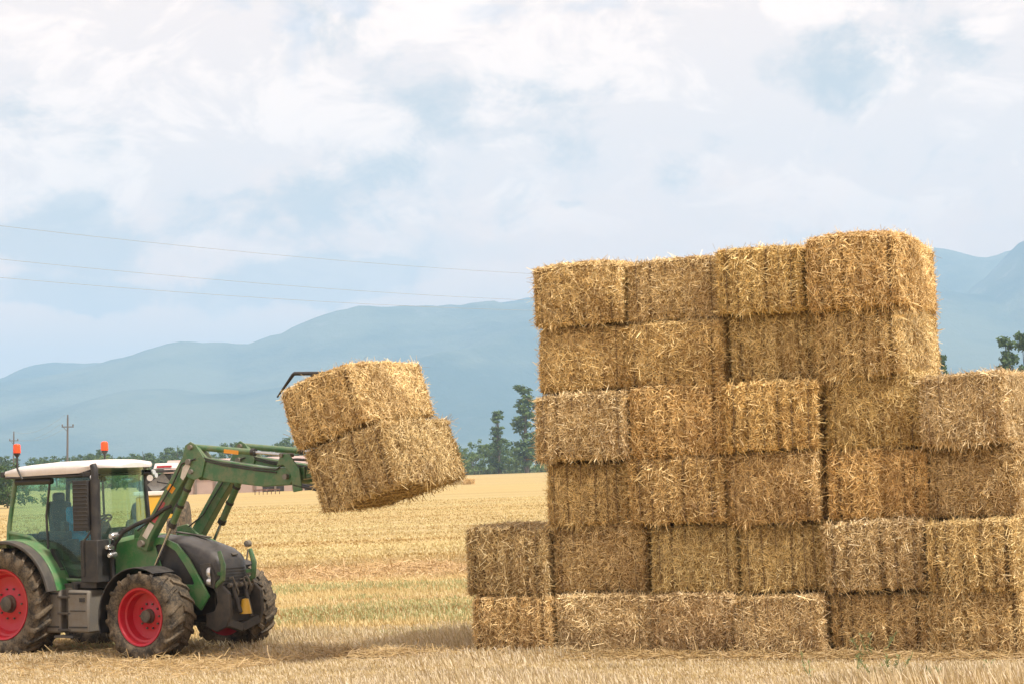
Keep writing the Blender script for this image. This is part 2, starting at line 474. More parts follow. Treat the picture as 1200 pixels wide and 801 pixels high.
    sm = np.zeros(len(mi), bool); sm[:len(Q)] = True
    me.polygons.foreach_set('use_smooth', sm)
    # origin at the base centre
    co = np.empty(len(me.vertices) * 3, np.float32); me.vertices.foreach_get('co', co); co = co.reshape(-1, 3); co[:, 2] += BH / 2
    me.vertices.foreach_set('co', co.ravel()); me.update()
    twm = []
    for x in tw:
        mb = MB(); a, c, d = .012, BL / 2 + .018, BH / 2 + .0
        ring = []
        for (yy, zz) in ((-c, .06), (-c, BH - .06), (-c + .06, BH + .004), (c - .06, BH + .004), (c, BH - .06), (c, .06), (c - .06, .0), (-c + .06, .0), (-c, .06)):
            ring.append((x + rng.normal(0, .004), yy, zz))
        mb.tube(ring, .0045, 5, False)
        me2 = bpy.data.meshes.new('twine'); me2.from_pydata(mb.v, [], mb.f); me2.materials.append(TWINE); me2.update(); twm.append(me2)
    return me, twm
BALES = [bale_mesh(100 + i, (.018, .05, .03, .04, .024, .035, .045)[i]) for i in range(7)]
def place_bale(variant, label, cat='straw bale', group=None, tint=(1, 1, 1), flip=False):
    me, tws = BALES[variant]
    o = bpy.data.objects.new('straw_bale', me); link(o)
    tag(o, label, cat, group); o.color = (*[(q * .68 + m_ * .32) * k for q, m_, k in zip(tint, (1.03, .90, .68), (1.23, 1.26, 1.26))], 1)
    for tm in tws:
        c = bpy.data.objects.new('twine', tm); link(c, o)
    return o
STA = R_(24); SP0 = Vector((.3075, 29.1977, 0)); SU = Vector((math.cos(STA), -math.sin(STA), 0)); SN = Vector((-math.sin(STA), -math.cos(STA), 0))
ZR = [-.03, .84, 1.76, 2.655, 3.585, 4.47]; HR = [.87, .92, .895, .93, .885, .92]
ROWS = [[-1.06, .12, 1.53, 2.72, 4.01, 5.34, 6.55], [-1.12, .13, 1.52, 2.75, 3.97, 5.34, 6.52], [.05, 1.30, 2.71, 3.99, 5.31, 6.48],
        [-.03, 1.37, 2.69, 4.0, 5.3, 6.47], [.02, 1.32, 2.76, 3.98, 5.10], [.02, 1.33, 2.70, 3.93, 5.14]]
G, A, O_, K, Y = (1.08, 1.0, .92), (.88, .86, .84), (1.10, .92, .72), (.86, .76, .64), (1.12, 1.02, .84)   # grey, dull, orange, dark, golden
TINTS = [[(1.02, .86, .66), G, (.92, .80, .72), (1.04, .94, .84), (.96, .82, .62), (1.04, .92, .72), K], [(.80, .72, .60), (.86, .74, .58), (.92, .84, .60), (.95, .85, .60), (.98, .90, .82), (1.05, .94, .70), K],
         [(.98, .86, .62), (.92, .76, .52), (.92, .76, .56), (1.10, .88, .58), (.84, .72, .58), Y], [(.96, .88, .80), (1.08, .88, .60), (1.14, .96, .62), (.90, .78, .50), (.98, .90, .84), G],
         [(1.02, .88, .62), (1.0, .86, .60), (.96, .86, .62), (1.0, .88, .66)], [(1.06, .94, .72), (.98, .88, .74), (1.12, 1.0, .68), (1.10, .92, .66)]]
PRO = [[.02, .0, -.02, .05, -.03, .01, 0], [.0, -.06, -.03, -.05, .04, .07, .02], [-.03, .05, 0, -.04, -.05, .03], [.06, .0, .07, -.04, .08, .02], [-.02, .0, -.04, .0], [.03, -.03, .08, .06]]
VAR = [[4, 0, 3, 5, 1, 2, 6], [1, 4, 0, 2, 6, 1, 3], [2, 5, 3, 1, 4, 0], [0, 2, 6, 3, 5, 1], [6, 3, 1, 4], [3, 0, 5, 2]]
LOOK = [['orange-brown', 'dull grey-gold', 'grey-brown', 'pale dusty', 'golden-brown', 'golden', 'brown'], ['dark brown', 'dull brown', 'olive-brown', 'olive-gold', 'greyish', 'golden', 'brown'],
        ['golden-brown', 'rusty brown', 'brown', 'bright orange', 'dark brown', 'golden'], ['ash-grey', 'orange-gold', 'bright golden', 'olive', 'deeply grooved grey', 'grey'],
        ['golden', 'golden-brown', 'brown-gold', 'gold'], ['pale gold', 'faded grey-gold', 'ridged golden', 'bright golden']]
ROWN = ['bottom row of the stack', 'second row up the stack', 'third row up the stack', 'fourth row up the stack', 'row just below the top', 'top row of the stack']
ORD = ['first', 'second', 'third', 'fourth', 'fifth', 'sixth', 'seventh']
rb = random.Random(5)
for r, us in enumerate(ROWS):
    for c in range(len(us) - 1):
        u0, u1 = us[c], us[c + 1]
        extra = ''
        if r == 5 and c == 3: extra = ', its right side sunlit'
        if r == 4 and c == 3: extra = ', under the corner bale'
        if r == 3 and c == 4: extra = ' beside the step'
        if r == 1 and c == 0: extra = ', on the left step'
        lab = f'{LOOK[r][c]} straw bale {ORD[c]} from left, {ROWN[r]}{extra}'
        o = place_bale(VAR[r][c], lab, group='square straw bales in the big stack', tint=TINTS[r][c])
        flip = rb.random() < .5
        Wd = u1 - u0; mid = (u0 + u1) / 2
        front = .06 + PRO[r][c] * 1.9
        ctr = SP0 + SU * mid - SN * (BL / 2 - front) + Vector((0, 0, ZR[r]))
        o.scale = (Wd / (BW + .085), 1.0, HR[r] / (BH + .045))
        rot = Matrix.Rotation(-STA + (math.pi if flip else 0) + R_(rb.uniform(-2.2, 2.2)), 4, 'Z') @ Matrix.Rotation(R_(rb.uniform(-.8, .8)), 4, 'X') @ Matrix.Rotation(R_(rb.uniform(-1.3, 1.3)), 4, 'Y')
        o.location = ctr; o.rotation_euler = rot.to_euler()
        if r == 5: o.scale.z *= (.885, .925, .97, .985)[c]
# ---------------------------------------------------------------- tractor frame
TA = R_(32); TO = Vector((-4.8907, 31.6811, 0)); TF = Vector((math.cos(TA), -math.sin(TA), 0)); TL = Vector((math.sin(TA), math.cos(TA), 0))
def tl(x, y, z): return TO + TF * x + TL * y + Vector((0, 0, z))
PITCH = R_(15); ROLL = R_(2.5)
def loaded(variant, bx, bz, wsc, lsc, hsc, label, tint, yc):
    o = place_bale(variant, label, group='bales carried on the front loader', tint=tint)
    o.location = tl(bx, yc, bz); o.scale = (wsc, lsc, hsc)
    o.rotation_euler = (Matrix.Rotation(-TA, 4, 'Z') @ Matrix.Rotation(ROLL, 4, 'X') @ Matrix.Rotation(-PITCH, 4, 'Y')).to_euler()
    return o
ux, uz = -math.sin(PITCH), math.cos(PITCH)
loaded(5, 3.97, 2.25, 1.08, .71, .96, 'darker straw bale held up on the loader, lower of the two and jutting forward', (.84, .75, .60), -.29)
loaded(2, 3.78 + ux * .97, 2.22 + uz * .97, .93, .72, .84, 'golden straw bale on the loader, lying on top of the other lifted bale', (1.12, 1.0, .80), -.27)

# two bales left far out in the field
for (x, y, rz, v, s, lab, tn) in ((-8.55, 305, .10, 1, 1.0, 'small dark far-off bale lying alone on the field below the lifted bales', (.8, .75, .62)),
                            (-6.75, 300, 1.35, 3, .9, 'pale little far-off bale beside the dark one out in the field', (1.2, 1.0, .7))):
    o = place_bale(v, lab, group=None, tint=tn); o.location = (x, y, -.02); o.rotation_euler = (0, 0, rz + R_(90)); o.scale = (s, s, s * .9)

# ---------------------------------------------------------------- tractor
TR = empty('tractor', TO, -TA)
tag(TR, 'green farm tractor with white cab roof, red wheel rims and raised front loader', 'tractor')
def wheel(R, W, rr, hubz, x, y, lugs, depth):
    """tyre = part 'wheel', rim and hub = sub-parts; outer face looks along -y"""
    mb = MB(); hw = W / 2
    prof = [(rr, -hw * .80), (rr + .03, -hw * .92), (rr + (R - rr) * .35, -hw * 1.02), (rr + (R - rr) * .7, -hw * .99), (R * .94, -hw * .88), (R * .945, -hw * .5), (R * .95, 0),
            (R * .945, hw * .5), (R * .94, hw * .88), (rr + (R - rr) * .7, hw * .99), (rr + (R - rr) * .35, hw * 1.02), (rr + .03, hw * .92), (rr, hw * .80)]
    mb.lathe_y(prof, n=72)
    rgl = random.Random(3)
    for i in range(lugs):
        for sd in (-1, 1):
            a = 2 * math.pi * (i + (.5 if sd > 0 else 0)) / lugs
            path = [(.0, .0, R * 1.0), (.10, .42, R * 1.0), (.22, .80, R * .995), (.30, 1.0, R * .965), (.335, 1.05, R * .90), (.36, 1.035, R * .84)]
            K = len(path); b = len(mb.v)
            wa = .052 * .65 / R * 1.05
            for (da, fy, r) in path:
                aa = a - da * .8 * (.65 / R) ** .3
                rb_ = min(r - .045, R * .93) if fy < .9 else r - .035
                k = 1.25 if fy < .2 else 1.0
                for (rad, ww) in ((r, wa * .72 * k), (rb_, wa * 1.1 * k)):
                    for sgn in (-1, 1):
                        ang = aa + sgn * ww
                        yy = sd * fy * hw * (1.0 if rad == r else .97)
                        mb.v.append((rad * math.cos(ang), yy, rad * math.sin(ang)))
            for k in range(K - 1):
                p = b + 4 * k; q = p + 4
                mb.f += [(p, p + 1, q + 1, q), (p + 1, p + 3, q + 3, q + 1), (p + 2, p, q, q + 2)]
            p = b + 4 * (K - 1); mb.f += [(p, p + 1, p + 3, p + 2), (b, b + 2, b + 3, b + 1)]
    o = mb.build('wheel', TYRE, TR, smooth=40)
    o.location = (x, y, hubz)
    if y > 0: o.rotation_euler = (0, 0, math.pi)
    rm = MB(); d = depth
    rm.lathe_y([(rr + .012, -hw * .86), (rr + .004, -hw * .90), (rr - .022, -hw * .88), (rr - .03, -hw * .80), (rr - .045, -hw * .55), (rr - .075, -hw * .50), (rr * .78, -hw * (.5 - d)), (rr * .60, -hw * (.44 - d)),
                (rr * .38, -hw * (.46 - d)), (rr * .30, -hw * (.52 - d)), (.001, -hw * (.52 - d))], n=56)
    rm.lathe_y([(rr + .012, -hw * .86), (rr - .02, 0), (rr + .012, hw * .86), (rr - .06, hw * .6), (rr * .5, 0), (.001, 0)], n=40)
    r_o = rm.build('rim', RED, o, smooth=30, fixn=False)
    hb = MB(); yh = -hw * (.52 - d)
    hb.lathe_y([(rr * .26, yh), (rr * .25, yh - .03), (rr * .23, yh - .04), (rr * .22, yh - .09), (rr * .18, yh - .10), (.001, yh - .10)], n=28)
    hb.build('hub', HUBG, o, smooth=30, fixn=False)
    bt = MB()
    for i in range(10):
        a = 2 * math.pi * i / 10; c = (rr * .44 * math.cos(a), -hw * (.46 - d) - .008, rr * .44 * math.sin(a))
        bt.lathe_y([(.016, .02), (.016, -.012), (.001, -.012)], c, 6)
    bt.build('wheel_bolts', HUBG, o, smooth=0, fixn=False)
    return o
FR, RR = .66, .84
wheel(FR, .52, .41, FR - .03, .05, -.93, 18, .42); wheel(FR, .52, .41, FR - .03, .05, .93, 18, .42)
wheel(RR, .58, .52, RR - .04, -2.66, -.93, 22, .22); wheel(RR, .58, .52, RR - .04, -2.66, .93, 22, .22)

# chassis, engine, axles
mb = MB(); mb.box((-.25, 0, .80), (1.9, .50, .45)); mb.box((-1.6, 0, .78), (1.4, .62, .50)); mb.box((-2.6, 0, .85), (.7, .9, .6)); mb.box((.35, 0, .62), (.9, .34, .28))
mb.box((-.9, -.33, .95), (.5, .2, .35)); mb.box((-.6, .33, .85), (.6, .2, .3)); mb.build('chassis', BLACKP, TR, .02)
mb = MB(); mb.tube([(0, -.8, .6), (0, .8, .6)], .11, 14); mb.box((0, 0, .58), (.26, .9, .22)); mb.build('front_axle', GREYP, TR, .01)
mb = MB(); mb.tube([(-2.66, -.8, .8), (-2.66, .8, .8)], .17, 14); mb.build('rear_axle', GREYP, TR, .01)

# bonnet: dark top cover, green side panels, grille
def sec(x, hw, zt, zb, crown=.035):
    return [(x, -hw, zb), (x, -hw * 1.0, zt - .15), (x, -hw * .97, zt - .07), (x, -hw * .82, zt - .012), (x, -hw * .35, zt + crown * .6), (x, 0, zt + crown),
            (x, hw * .35, zt + crown * .6), (x, hw * .82, zt - .012), (x, hw * .97, zt - .07), (x, hw * 1.0, zt - .15), (x, hw, zb)]
mb = MB(); mb.loft([sec(-.42, .39, 1.735, 1.45), sec(-.15, .39, 1.72, 1.4), sec(.15, .38, 1.70, 1.4), sec(.45, .37, 1.62, 1.25), sec(.68, .36, 1.55, 1.1), sec(.84, .33, 1.46, .92), sec(.88, .31, 1.36, .85), sec(.90, .29, 1.10, .84)])
mb.build('bonnet', painted('dusty_black_bonnet', (.035, .033, .033), .42, dust=.32, dustcol=(.16, .14, .12), coat=.1), TR, .01, 50)
mb = MB(); mb.loft([sec(-.98, .42, 1.74, 1.2), sec(-.7, .42, 1.76, 1.2), sec(-.43, .40, 1.75, 1.2)]); mb.build('bonnet_rear_cover', GREENL, TR, .01, 50)
mb = MB()
for sx in (-.02, .02): pass
for i in range(9):
    mb.box((.885, 0, .90 + i * .045), (.03, .50, .018))
mb.build('grille', BLACKP, TR)
mb = MB(); mb.box((.10, 0, 1.752), (.62, .10, .02), Matrix.Rotation(R_(8), 4, 'Y')); mb.box((.86, 0, 1.462), (.06, .12, .02), Matrix.Rotation(R_(30), 4, 'Y')); mb.build('bonnet_trim', GREYP, TR, .004)
mb = MB(); mb.prism([(-.50, 1.50), (-.26, 1.50), (-.24, 1.56), (-.50, 1.56)], -.472, -.456); mb.build('model_plate', WHITEST, TR, smooth=0)
mb = MB()
for k in range(5): mb.box((-.72 + .05 * k, -.462, 1.34), (.018, .014, .20))
mb.build('vent_slots', BLACKP, TR)
for s in (-1, 1):
    y0, y1 = (s * .415, s * .455)
    # frame of the side panel (outer outline with a window opening) built as a ring of quads
    outer = [(-.98, 1.66), (-.50, 1.74), (-.05, 1.74), (.22, 1.64), (.44, 1.42), (.66, 1.10), (.80, .88), (.64, .68), (.50, .80), (.30, .92), (-.10, .95), (-.55, 1.05), (-.98, 1.18)]
    inner = [(-.20, 1.62), (-.12, 1.64), (.02, 1.63), (.19, 1.54), (.34, 1.36), (.50, 1.14), (.53, 1.06), (.50, 1.05), (.40, 1.05), (.22, 1.05), (.04, 1.07), (-.02, 1.15), (-.12, 1.40)]
    mb = MB(); n = len(outer)
    for yy in (y0, y1):
        for o_ in outer: mb.v.append((o_[0], yy, o_[1]))
        for o_ in inner: mb.v.append((o_[0], yy, o_[1]))
    for i in range(n):
        j = (i + 1) % n
        mb.f += [(i, j, n + j, n + i), (2 * n + i, 3 * n + i, 3 * n + j, 2 * n + j), (i, 2 * n + i, 2 * n + j, j), (n + i, n + j, 3 * n + j, 3 * n + i)]
    sp = mb.build('side_panel', GREENL, TR, .008)
    mb = MB(); mb.prism([(x, z) for x, z in inner], s * .40, s * .43); mb.build('side_grille', BLACKP, sp)
    # headlight in the nose
    mb = MB(); Mr = Matrix.Translation((.76, s * .37, 1.22)) @ Matrix.Rotation(s * R_(62) + (math.pi if s > 0 else 0), 4, 'Z') 
    mb.lathe_y([(.001, -.05), (.05, -.045), (.075, -.02), (.08, .02)], n=20)
    hl = MB(); hl.add(mb.v, mb.f, Mr); hl.add([(v[0] * .7, v[1], v[2] * .7 - .13) for v in mb.v], mb.f, Mr); hl.build('headlight', LAMP, TR)
    mb = MB(); mb.prism([(.58, 1.34), (.76, 1.36), (.88, 1.12), (.84, .98), (.66, 1.05)], s * .33, s * .385); mb.build('headlight_housing', GREYP, TR, .01)
    # green guard bracket by the nose
    mb = MB(); mb.tube([(.80, s * .33, 1.00), (.98, s * .35, 1.12), (1.0, s * .35, 1.32), (.93, s * .35, 1.52)], [.035, .04, .04, .03], 8)
    mb.bar((.98, s * .35, 1.2), (.85, s * .30, 1.2), .04, .05); mb.build('nose_guard', GREEN, TR)
    # front linkage arm: bent flat plate
    mb = MB(); mb.prism([(.80, .98), (.94, 1.02), (1.06, .92), (1.08, .62), (1.00, .44), (.80, .36), (.62, .44), (.62, .62), (.78, .66), (.84, .78)], s * .36 - .03, s * .36 + .03)
    mb.build('front_linkage_arm', GREYP, TR, .012)
mb = MB(); mb.bar((.98, -.36, .50), (.94, 0, .40), .10, .12); mb.bar((.98, .36, .50), (.94, 0, .40), .10, .12); mb.box((.82, 0, .66), (.18, .5, .34)); mb.tube([(.9, -.12, 1.02), (1.05, -.12, .62)], .035, 8); mb.tube([(.9, .16, 1.02), (1.05, .12, .55)], .035, 8)
mb.build('front_linkage_frame', GREYP, TR, .01)
mb = MB()
for i in range(7):
    a = random.Random(i); y = a.uniform(-.25, .25); z = a.uniform(.85, 1.15)
    mb.tube([(.84, y, z), (.95, y + .03, z + .03), (.98, y + .06, z - .1), (.9, y + .1, z - .22)], .014, 6)
for i in range(4):
    mb.lathe_y([(.001, -.03), (.035, -.03), (.035, .03), (.001, .03)], (.93, -.2 + .12 * i, 1.02), 10)
mb.build('hydraulic_couplings', STEEL, TR)
mb = MB(); mb.lathe_y([(.001, 0), (.02, 0)], n=6)
bell = MB()
b0 = [(.001, .12), (.05, .11), (.065, .04), (.085, -.06), (.09, -.10), (.001, -.10)]
for i in range(18):
    for r_, z_ in b0: bell.v.append((1.06 + r_ * math.cos(i * math.pi / 9), -.02 + r_ * math.sin(i * math.pi / 9), .70 + z_))
for i in range(18):
    for k in range(5): bell.f.append((i * 6 + k, ((i + 1) % 18) * 6 + k, ((i + 1) % 18) * 6 + k + 1, i * 6 + k + 1))
bell.build('hitch_guard', YELLOW, TR, fixn=False)
mb = MB(); mb.tube([(.92, .28, 1.36), (.95, .28, 1.52)], .012, 6); mb.lathe_y([(.001, -.05), (.045, -.04), (.05, .03), (.001, .05)], (.95, .28, 1.60), 14); mb.build('work_lamp', STEEL, TR)

# cab
CX0, CX1 = -2.86, -1.02
mb = MB(); 
mb.prism([(-2.95, 1.05), (-1.9, 1.05), (-1.62, 1.12), (-1.0, 1.10), (-1.0, 1.28), (-1.6, 1.30), (-2.0, 1.36), (-2.95, 1.5)], -.70, .70); mb.build('cab_floor', BLACKP, TR, .02)
def cab_side(s):
    y = s * .76; yr = s * .70
    fr = MB()
    fr.tube([(-2.93, y, 1.55), (-2.90, y, 1.95), (-2.80, yr, 2.68)], .035, 8)
    fr.tube([(-2.92, y, 1.86), (-2.45, y, 1.78), (-2.05, y, 1.50), (-1.85, y, 1.22), (-1.72, y, 1.14), (-1.19, y, 1.12)], .032, 8)
    fr.build('door_frame', GREEN if s < 0 else BLACKP, TR)
    f2 = MB()
    f2.tube([(-1.19, y, 1.12), (-1.19, y, 1.8), (-1.23, yr, 2.7)], .035, 8)
    f2.tube([(-2.80, yr, 2.68), (-1.9, yr, 2.71), (-1.23, yr, 2.70)], .035, 8)
    f2.tube([(-2.10, y, 1.53), (-2.12, y, 2.1), (-2.08, yr, 2.69)], .018, 8)
    f2.tube([(-2.78, yr, 2.62), (-2.05, yr, 2.62)], .05, 8)
    f2.build('cab_pillar', BLACKP, TR)
    g = MB(); pts = [(-2.90, y, 1.88), (-2.45, y, 1.80), (-2.05, y, 1.52), (-1.85, y, 1.24), (-1.20, y, 1.15), (-1.19, y, 1.8), (-1.23, yr, 2.68), (-2.78, yr, 2.66)]
    g.v = pts + [(p[0], p[1] - s * .006, p[2]) for p in pts]; n = len(pts)
    # fan around a centre to keep it planar-ish
    c0 = len(g.v); g.v += [(-1.9, y * .985, 2.05), (-1.9, y * .985 - s * .006, 2.05)]
    for i in range(n):
        j = (i + 1) % n; g.f += [(i, j, c0), (n + j, n + i, c0 + 1), (i, n + i, n + j, j)]
    g.build('side_window', GLASS, TR, smooth=60)
cab_side(-1); cab_side(1)
# curved windscreen and rear window
def pane(name, zs, xs, ys, thick=.006):
    mb = MB(); nz = len(zs); ny = len(ys)
    for dx in (0, thick):
        for i, z in enumerate(zs):
            for j, yy in enumerate(ys): mb.v.append((xs(yy, z) + dx, yy * (1 - .03 * (z - 1.2)), z))
    def id_(l, i, j): return l * nz * ny + i * ny + j
    for i in range(nz - 1):
        for j in range(ny - 1):
            mb.f.append((id_(0, i, j), id_(0, i, j + 1), id_(0, i + 1, j + 1), id_(0, i + 1, j))); mb.f.append((id_(1, i, j), id_(1, i + 1, j), id_(1, i + 1, j + 1), id_(1, i, j + 1)))
    for i in range(nz - 1):
        for j in (0, ny - 1): mb.f.append((id_(0, i, j), id_(0, i + 1, j), id_(1, i + 1, j), id_(1, i, j)))
    for j in range(ny - 1):
        for i in (0, nz - 1): mb.f.append((id_(0, i, j), id_(0, i, j + 1), id_(1, i, j + 1), id_(1, i, j)))
    return mb.build(name, GLASS, TR, smooth=60)
YS = [-.74 + 1.48 * k / 12 for k in range(13)]
pane('windscreen', [1.3, 1.6, 1.9, 2.2, 2.5, 2.72, 2.83], lambda y, z: -1.20 + .27 * (1 - (y / .74) ** 2) - .04 * (z - 1.3) + (.10 * max(0, z - 2.6)), YS)
pane('rear_window', [1.6, 2.0, 2.4, 2.66], lambda y, z: -2.92 - .05 * (1 - (y / .74) ** 2) + .09 * (z - 1.6), YS)
# roof
mb = MB()
def rsec(x, hw, z0, z1):
    m_ = (z0 + z1) / 2
    return [(x, -hw, m_ - .01), (x, -hw * .97, z0), (x, hw * .97, z0), (x, hw, m_ - .01), (x, hw * .96, m_ + (z1 - m_) * .55), (x, hw * .84, z1 - .01), (x, hw * .5, z1 + .012), (x, 0, z1 + .02), (x, -hw * .5, z1 + .012), (x, -hw * .84, z1 - .01), (x, -hw * .96, m_ + (z1 - m_) * .55)]
mb.loft([rsec(-3.02, .70, 2.72, 2.77), rsec(-2.98, .78, 2.70, 2.81), rsec(-2.7, .82, 2.70, 2.86), rsec(-2.1, .84, 2.71, 2.89), rsec(-1.4, .84, 2.72, 2.895), rsec(-1.22, .82, 2.76, 2.89), rsec(-1.10, .74, 2.79, 2.88), rsec(-.98, .58, 2.785, 2.86), rsec(-.88, .38, 2.78, 2.83)])
mb.build('roof', WHITE, TR, 0, 50)
mb = MB(); mb.box((-2.05, 0, 2.685), (1.80, 1.60, .035)); mb.box((-3.0, -.76, 2.74), (.07, .10, .08)); mb.build('roof_lining', BLACKP, TR, .01)
for s in (-1, 1):
    mb = MB(); mb.box((-1.20, s * .80, 2.70), (.16, .10, .08)); mb.tube([(-1.4, s * .78, 2.71), (-1.2, s * .80, 2.71)], .02, 6); fl = mb.build('lamp_bracket', BLACKP, TR, .01)
    for k in (0, 1):
        mb = MB(); c = (-1.12, s * (.78 + k * .05), 2.70 - .05 * k)
        for i in range(1): mb.tube([(c[0], c[1], c[2]), (c[0] + .03, c[1], c[2])], [.04, .038], 14)
        mb.build('roof_lamp', LAMP, fl)
# beacons
def beacon(x, y, z0, zt):
    st = MB(); st.tube([(x + .10, y, z0 - .14), (x + .04, y, z0 - .05), (x, y, z0 + .02), (x, y, zt - .16)], .016, 8); st.tube([(x, y, zt - .20), (x, y, zt - .16), (x, y, zt - .14)], [.02, .05, .05], 14)
    b = st.build('beacon_stem', BLACKP, TR)
    l = MB(); l.tube([(x, y, zt - .14), (x, y, zt - .03), (x, y, zt - .01), (x, y, zt)], [.058, .055, .045, .02], 18); l.build('beacon_lens', BEACON, b)
beacon(-2.62, -.84, 2.80, 3.20)
beacon(-1.90, .30, 2.90, 3.20)
# interior
mb = MB(); mb.box((-2.22, 0, 1.62), (.50, .50, .14)); mb.box((-2.46, 0, 1.98), (.12, .46, .66), Matrix.Rotation(R_(-8), 4, 'Y')); mb.box((-2.3, 0, 1.45), (.3, .3, .3)); mb.box((-2.50, 0, 2.36), (.08, .24, .16)); mb.build('seat', BLACKP, TR, .04)
mb = MB(); mb.box((-2.2, -.40, 1.80), (.55, .16, .12)); mb.box((-1.98, -.42, 1.92), (.10, .10, .16)); mb.box((-2.3, -.40, 1.6), (.2, .12, .3)); mb.build('armrest', BLACKP, TR, .02)
mb = MB(); mb.bar((-1.28, 0, 1.3), (-1.60, 0, 1.95), .14, .12); mb.box((-1.24, 0, 1.75), (.16, .6, .28)); 
sw = []
for i in range(21):
    a = 2 * math.pi * i / 20; sw.append((-1.66 + .19 * math.cos(a) * .85, .19 * math.sin(a), 1.98 + .19 * math.cos(a) * .52))
mb.tube(sw, .015, 6, False); mb.bar((-1.66 - .16, 0, 1.88), (-1.66 + .16, 0, 2.08), .02, .02); mb.build('steering_wheel', BLACKP, TR)
mb = MB(); mb.box((-1.22, -.10, 1.50), (.20, 1.0, .40)); mb.box((-1.28, -.1, 1.74), (.16, .62, .14)); mb.build('dashboard', BLACKP, TR, .03)
mb = MB(); mb.box((-2.5, .30, 1.60), (.8, .18, .55)); mb.box((-2.75, -.12, 1.60), (.12, 1.0, .45)); mb.box((-2.45, -.55, 1.55), (.75, .16, .30)); mb.box((-2.0, -.30, 1.62), (.24, .16, .22)); mb.build('side_console', BLACKP, TR, .03)
mb = MB(); mb.tube([(-1.30, -.62, 1.55), (-1.42, -.52, 1.95), (-1.40, -.50, 2.2)], .014, 6); mb.box((-1.42, -.48, 2.24), (.03, .16, .12)); mb.build('monitor', BLACKP, TR, .004)
# side mirror beyond the windscreen
mb = MB(); mb.tube([(-1.0, .74, 2.55), (-.92, .98, 2.5), (-.9, 1.0, 2.1)], .014, 6); mb.box((-.9, 1.04, 2.22), (.05, .20, .34)); mb.build('mirror', BLACKP, TR, .01)
# exhaust, silencer guard
mb = MB(); mb.tube([(-1.03, -.86, 1.15), (-1.03, -.86, 2.62)], .075, 16); mb.tube([(-1.03, -.86, 2.62), (-1.03, -.86, 2.76), (-1.06, -.86, 2.84)], [.055, .055, .05], 16); mb.build('exhaust', BLACKP, TR)
mb = MB(); mb.box((-1.24, -.90, 2.24), (.30, .12, .74))
for i in range(12): mb.box((-1.24, -.964, 1.92 + i * .057), (.27, .012, .022))
mb.build('silencer_guard', BLACKP, TR, .012)
mb = MB(); mb.box((-1.1, -.82, 1.42), (.34, .26, .62)); mb.tube([(-1.2, -.96, 1.2), (-1.2, -.96, 1.7), (-1.05, -.9, 1.9)], .02, 6); mb.build('exhaust_housing', BLACKP, TR, .03)
mb = MB(); mb.tube([(-1.28, -.84, 1.25), (-1.27, -.9, 1.5), (-1.26, -.9, 1.72), (-1.2, -.86, 1.78)], .016, 6); mb.build('grab_handle', GREENL, TR)
# pressure bottles and fittings behind the loader tower
mb = MB()
for (x, z, r) in ((-.74, 1.78, .06), (-.82, 1.62, .05), (-.78, 1.50, .05)):
    mb.lathe_y([(.001, -.07), (r * .6, -.07), (r, -.03), (r, .06), (.001, .06)], (x, -.80, z), 16)
mb.build('hydraulic_valves', CHROME, TR)
# big hydraulic hose
mb = MB(); mb.tube([(-.88, -.68, 1.12), (-.86, -.72, 1.4), (-.78, -.74, 1.66), (-.62, -.72, 1.84), (-.40, -.68, 1.94), (-.14, -.66, 2.02), (.08, -.64, 2.14), (.2, -.60, 2.2)], .032, 10)
mb.tube([(-.94, -.66, 1.12), (-.94, -.70, 1.5), (-.82, -.72, 1.76), (-.6, -.72, 1.88)], .022, 8); mb.build('hydraulic_hose', BLACKP, TR)
# steps / tank box between the wheels
mb = MB(); mb.box((-1.83, -.80, .70), (.30, .34, .66)); mb.box((-1.30, -.82, .69), (.42, .36, .62), Matrix.Rotation(R_(2), 4, 'Y')); mb.box((-1.58, -.74, .80), (.24, .22, .5)); mb.build('fuel_tank', STEEL, TR, .03)
mb = MB()
for (xx, yy, ww) in ((-1.83, -.972, .24), (-1.30, -1.002, .36)):
    for zz in (.46, .95): mb.box((xx, yy, zz), (ww, .012, .022))
mb.box((-1.30, -1.004, .70), (.30, .012, .012)); mb.tube([(-1.42, -.9, 1.02), (-1.42, -.9, 1.09)], .05, 12); mb.box((-1.2, -1.01, .86), (.10, .02, .06)); mb.build('tank_fittings', BLACKP, TR)
mb = MB()
for z in (.42, .66, .90): mb.box((-1.58, -.92, z), (.26, .16, .03))
mb.box((-1.58, -.94, .32), (.34, .2, .03)); mb.build('steps', GREYP, TR)
mb = MB(); mb.box((-1.7, -.7, 1.06), (.6, .3, .06)); mb.box((-1.3, -.74, 1.07), (.5, .24, .10)); mb.build('step_plate', GREYP, TR, .01)
# fenders
def fender(R0, R1, y0, y1, cx, cz, a0, a1, mat, th=.03, lip=0):
    mb = MB(); rr_ = [(R0, y0), (R0, y1), (R0 + th, y1), (R0 + th, y0), (R0, y0)]
    mb.lathe_y(rr_, (cx, 0, cz), 26, R_(a0), R_(a1))
    return mb
for s in (-1, 1):
    ya, yb = (s * .70, s * 1.02)
    mb = fender(.93, 0, ya, yb, -2.62, .80, 12, 120, GREENL, .03)
    f = mb.build('rear_fender', GREENL, TR, .01)
    mb = fender(.90, 0, s * 1.02, s * 1.20, -2.62, .80, 12, 120, GREYP, .05); mb.build('fender_lip', GREYP, f, .01)
    if s < 0:
        mb = MB(); mb.prism([(-2.95, 1.55), (-2.93, 1.86), (-2.5, 1.80), (-2.1, 1.54), (-1.88, 1.24), (-1.72, 1.02), (-1.80, .98), (-2.0, 1.3), (-2.3, 1.6)], -.765, -.70); mb.build('cab_quarter_panel', GREENL, TR, .01)
    mb = fender(.72, 0, s * .70, s * 1.16, -.02, .60, 62, 196, BLACKP, .02); mb.build('front_fender', BLACKP, TR, .008)
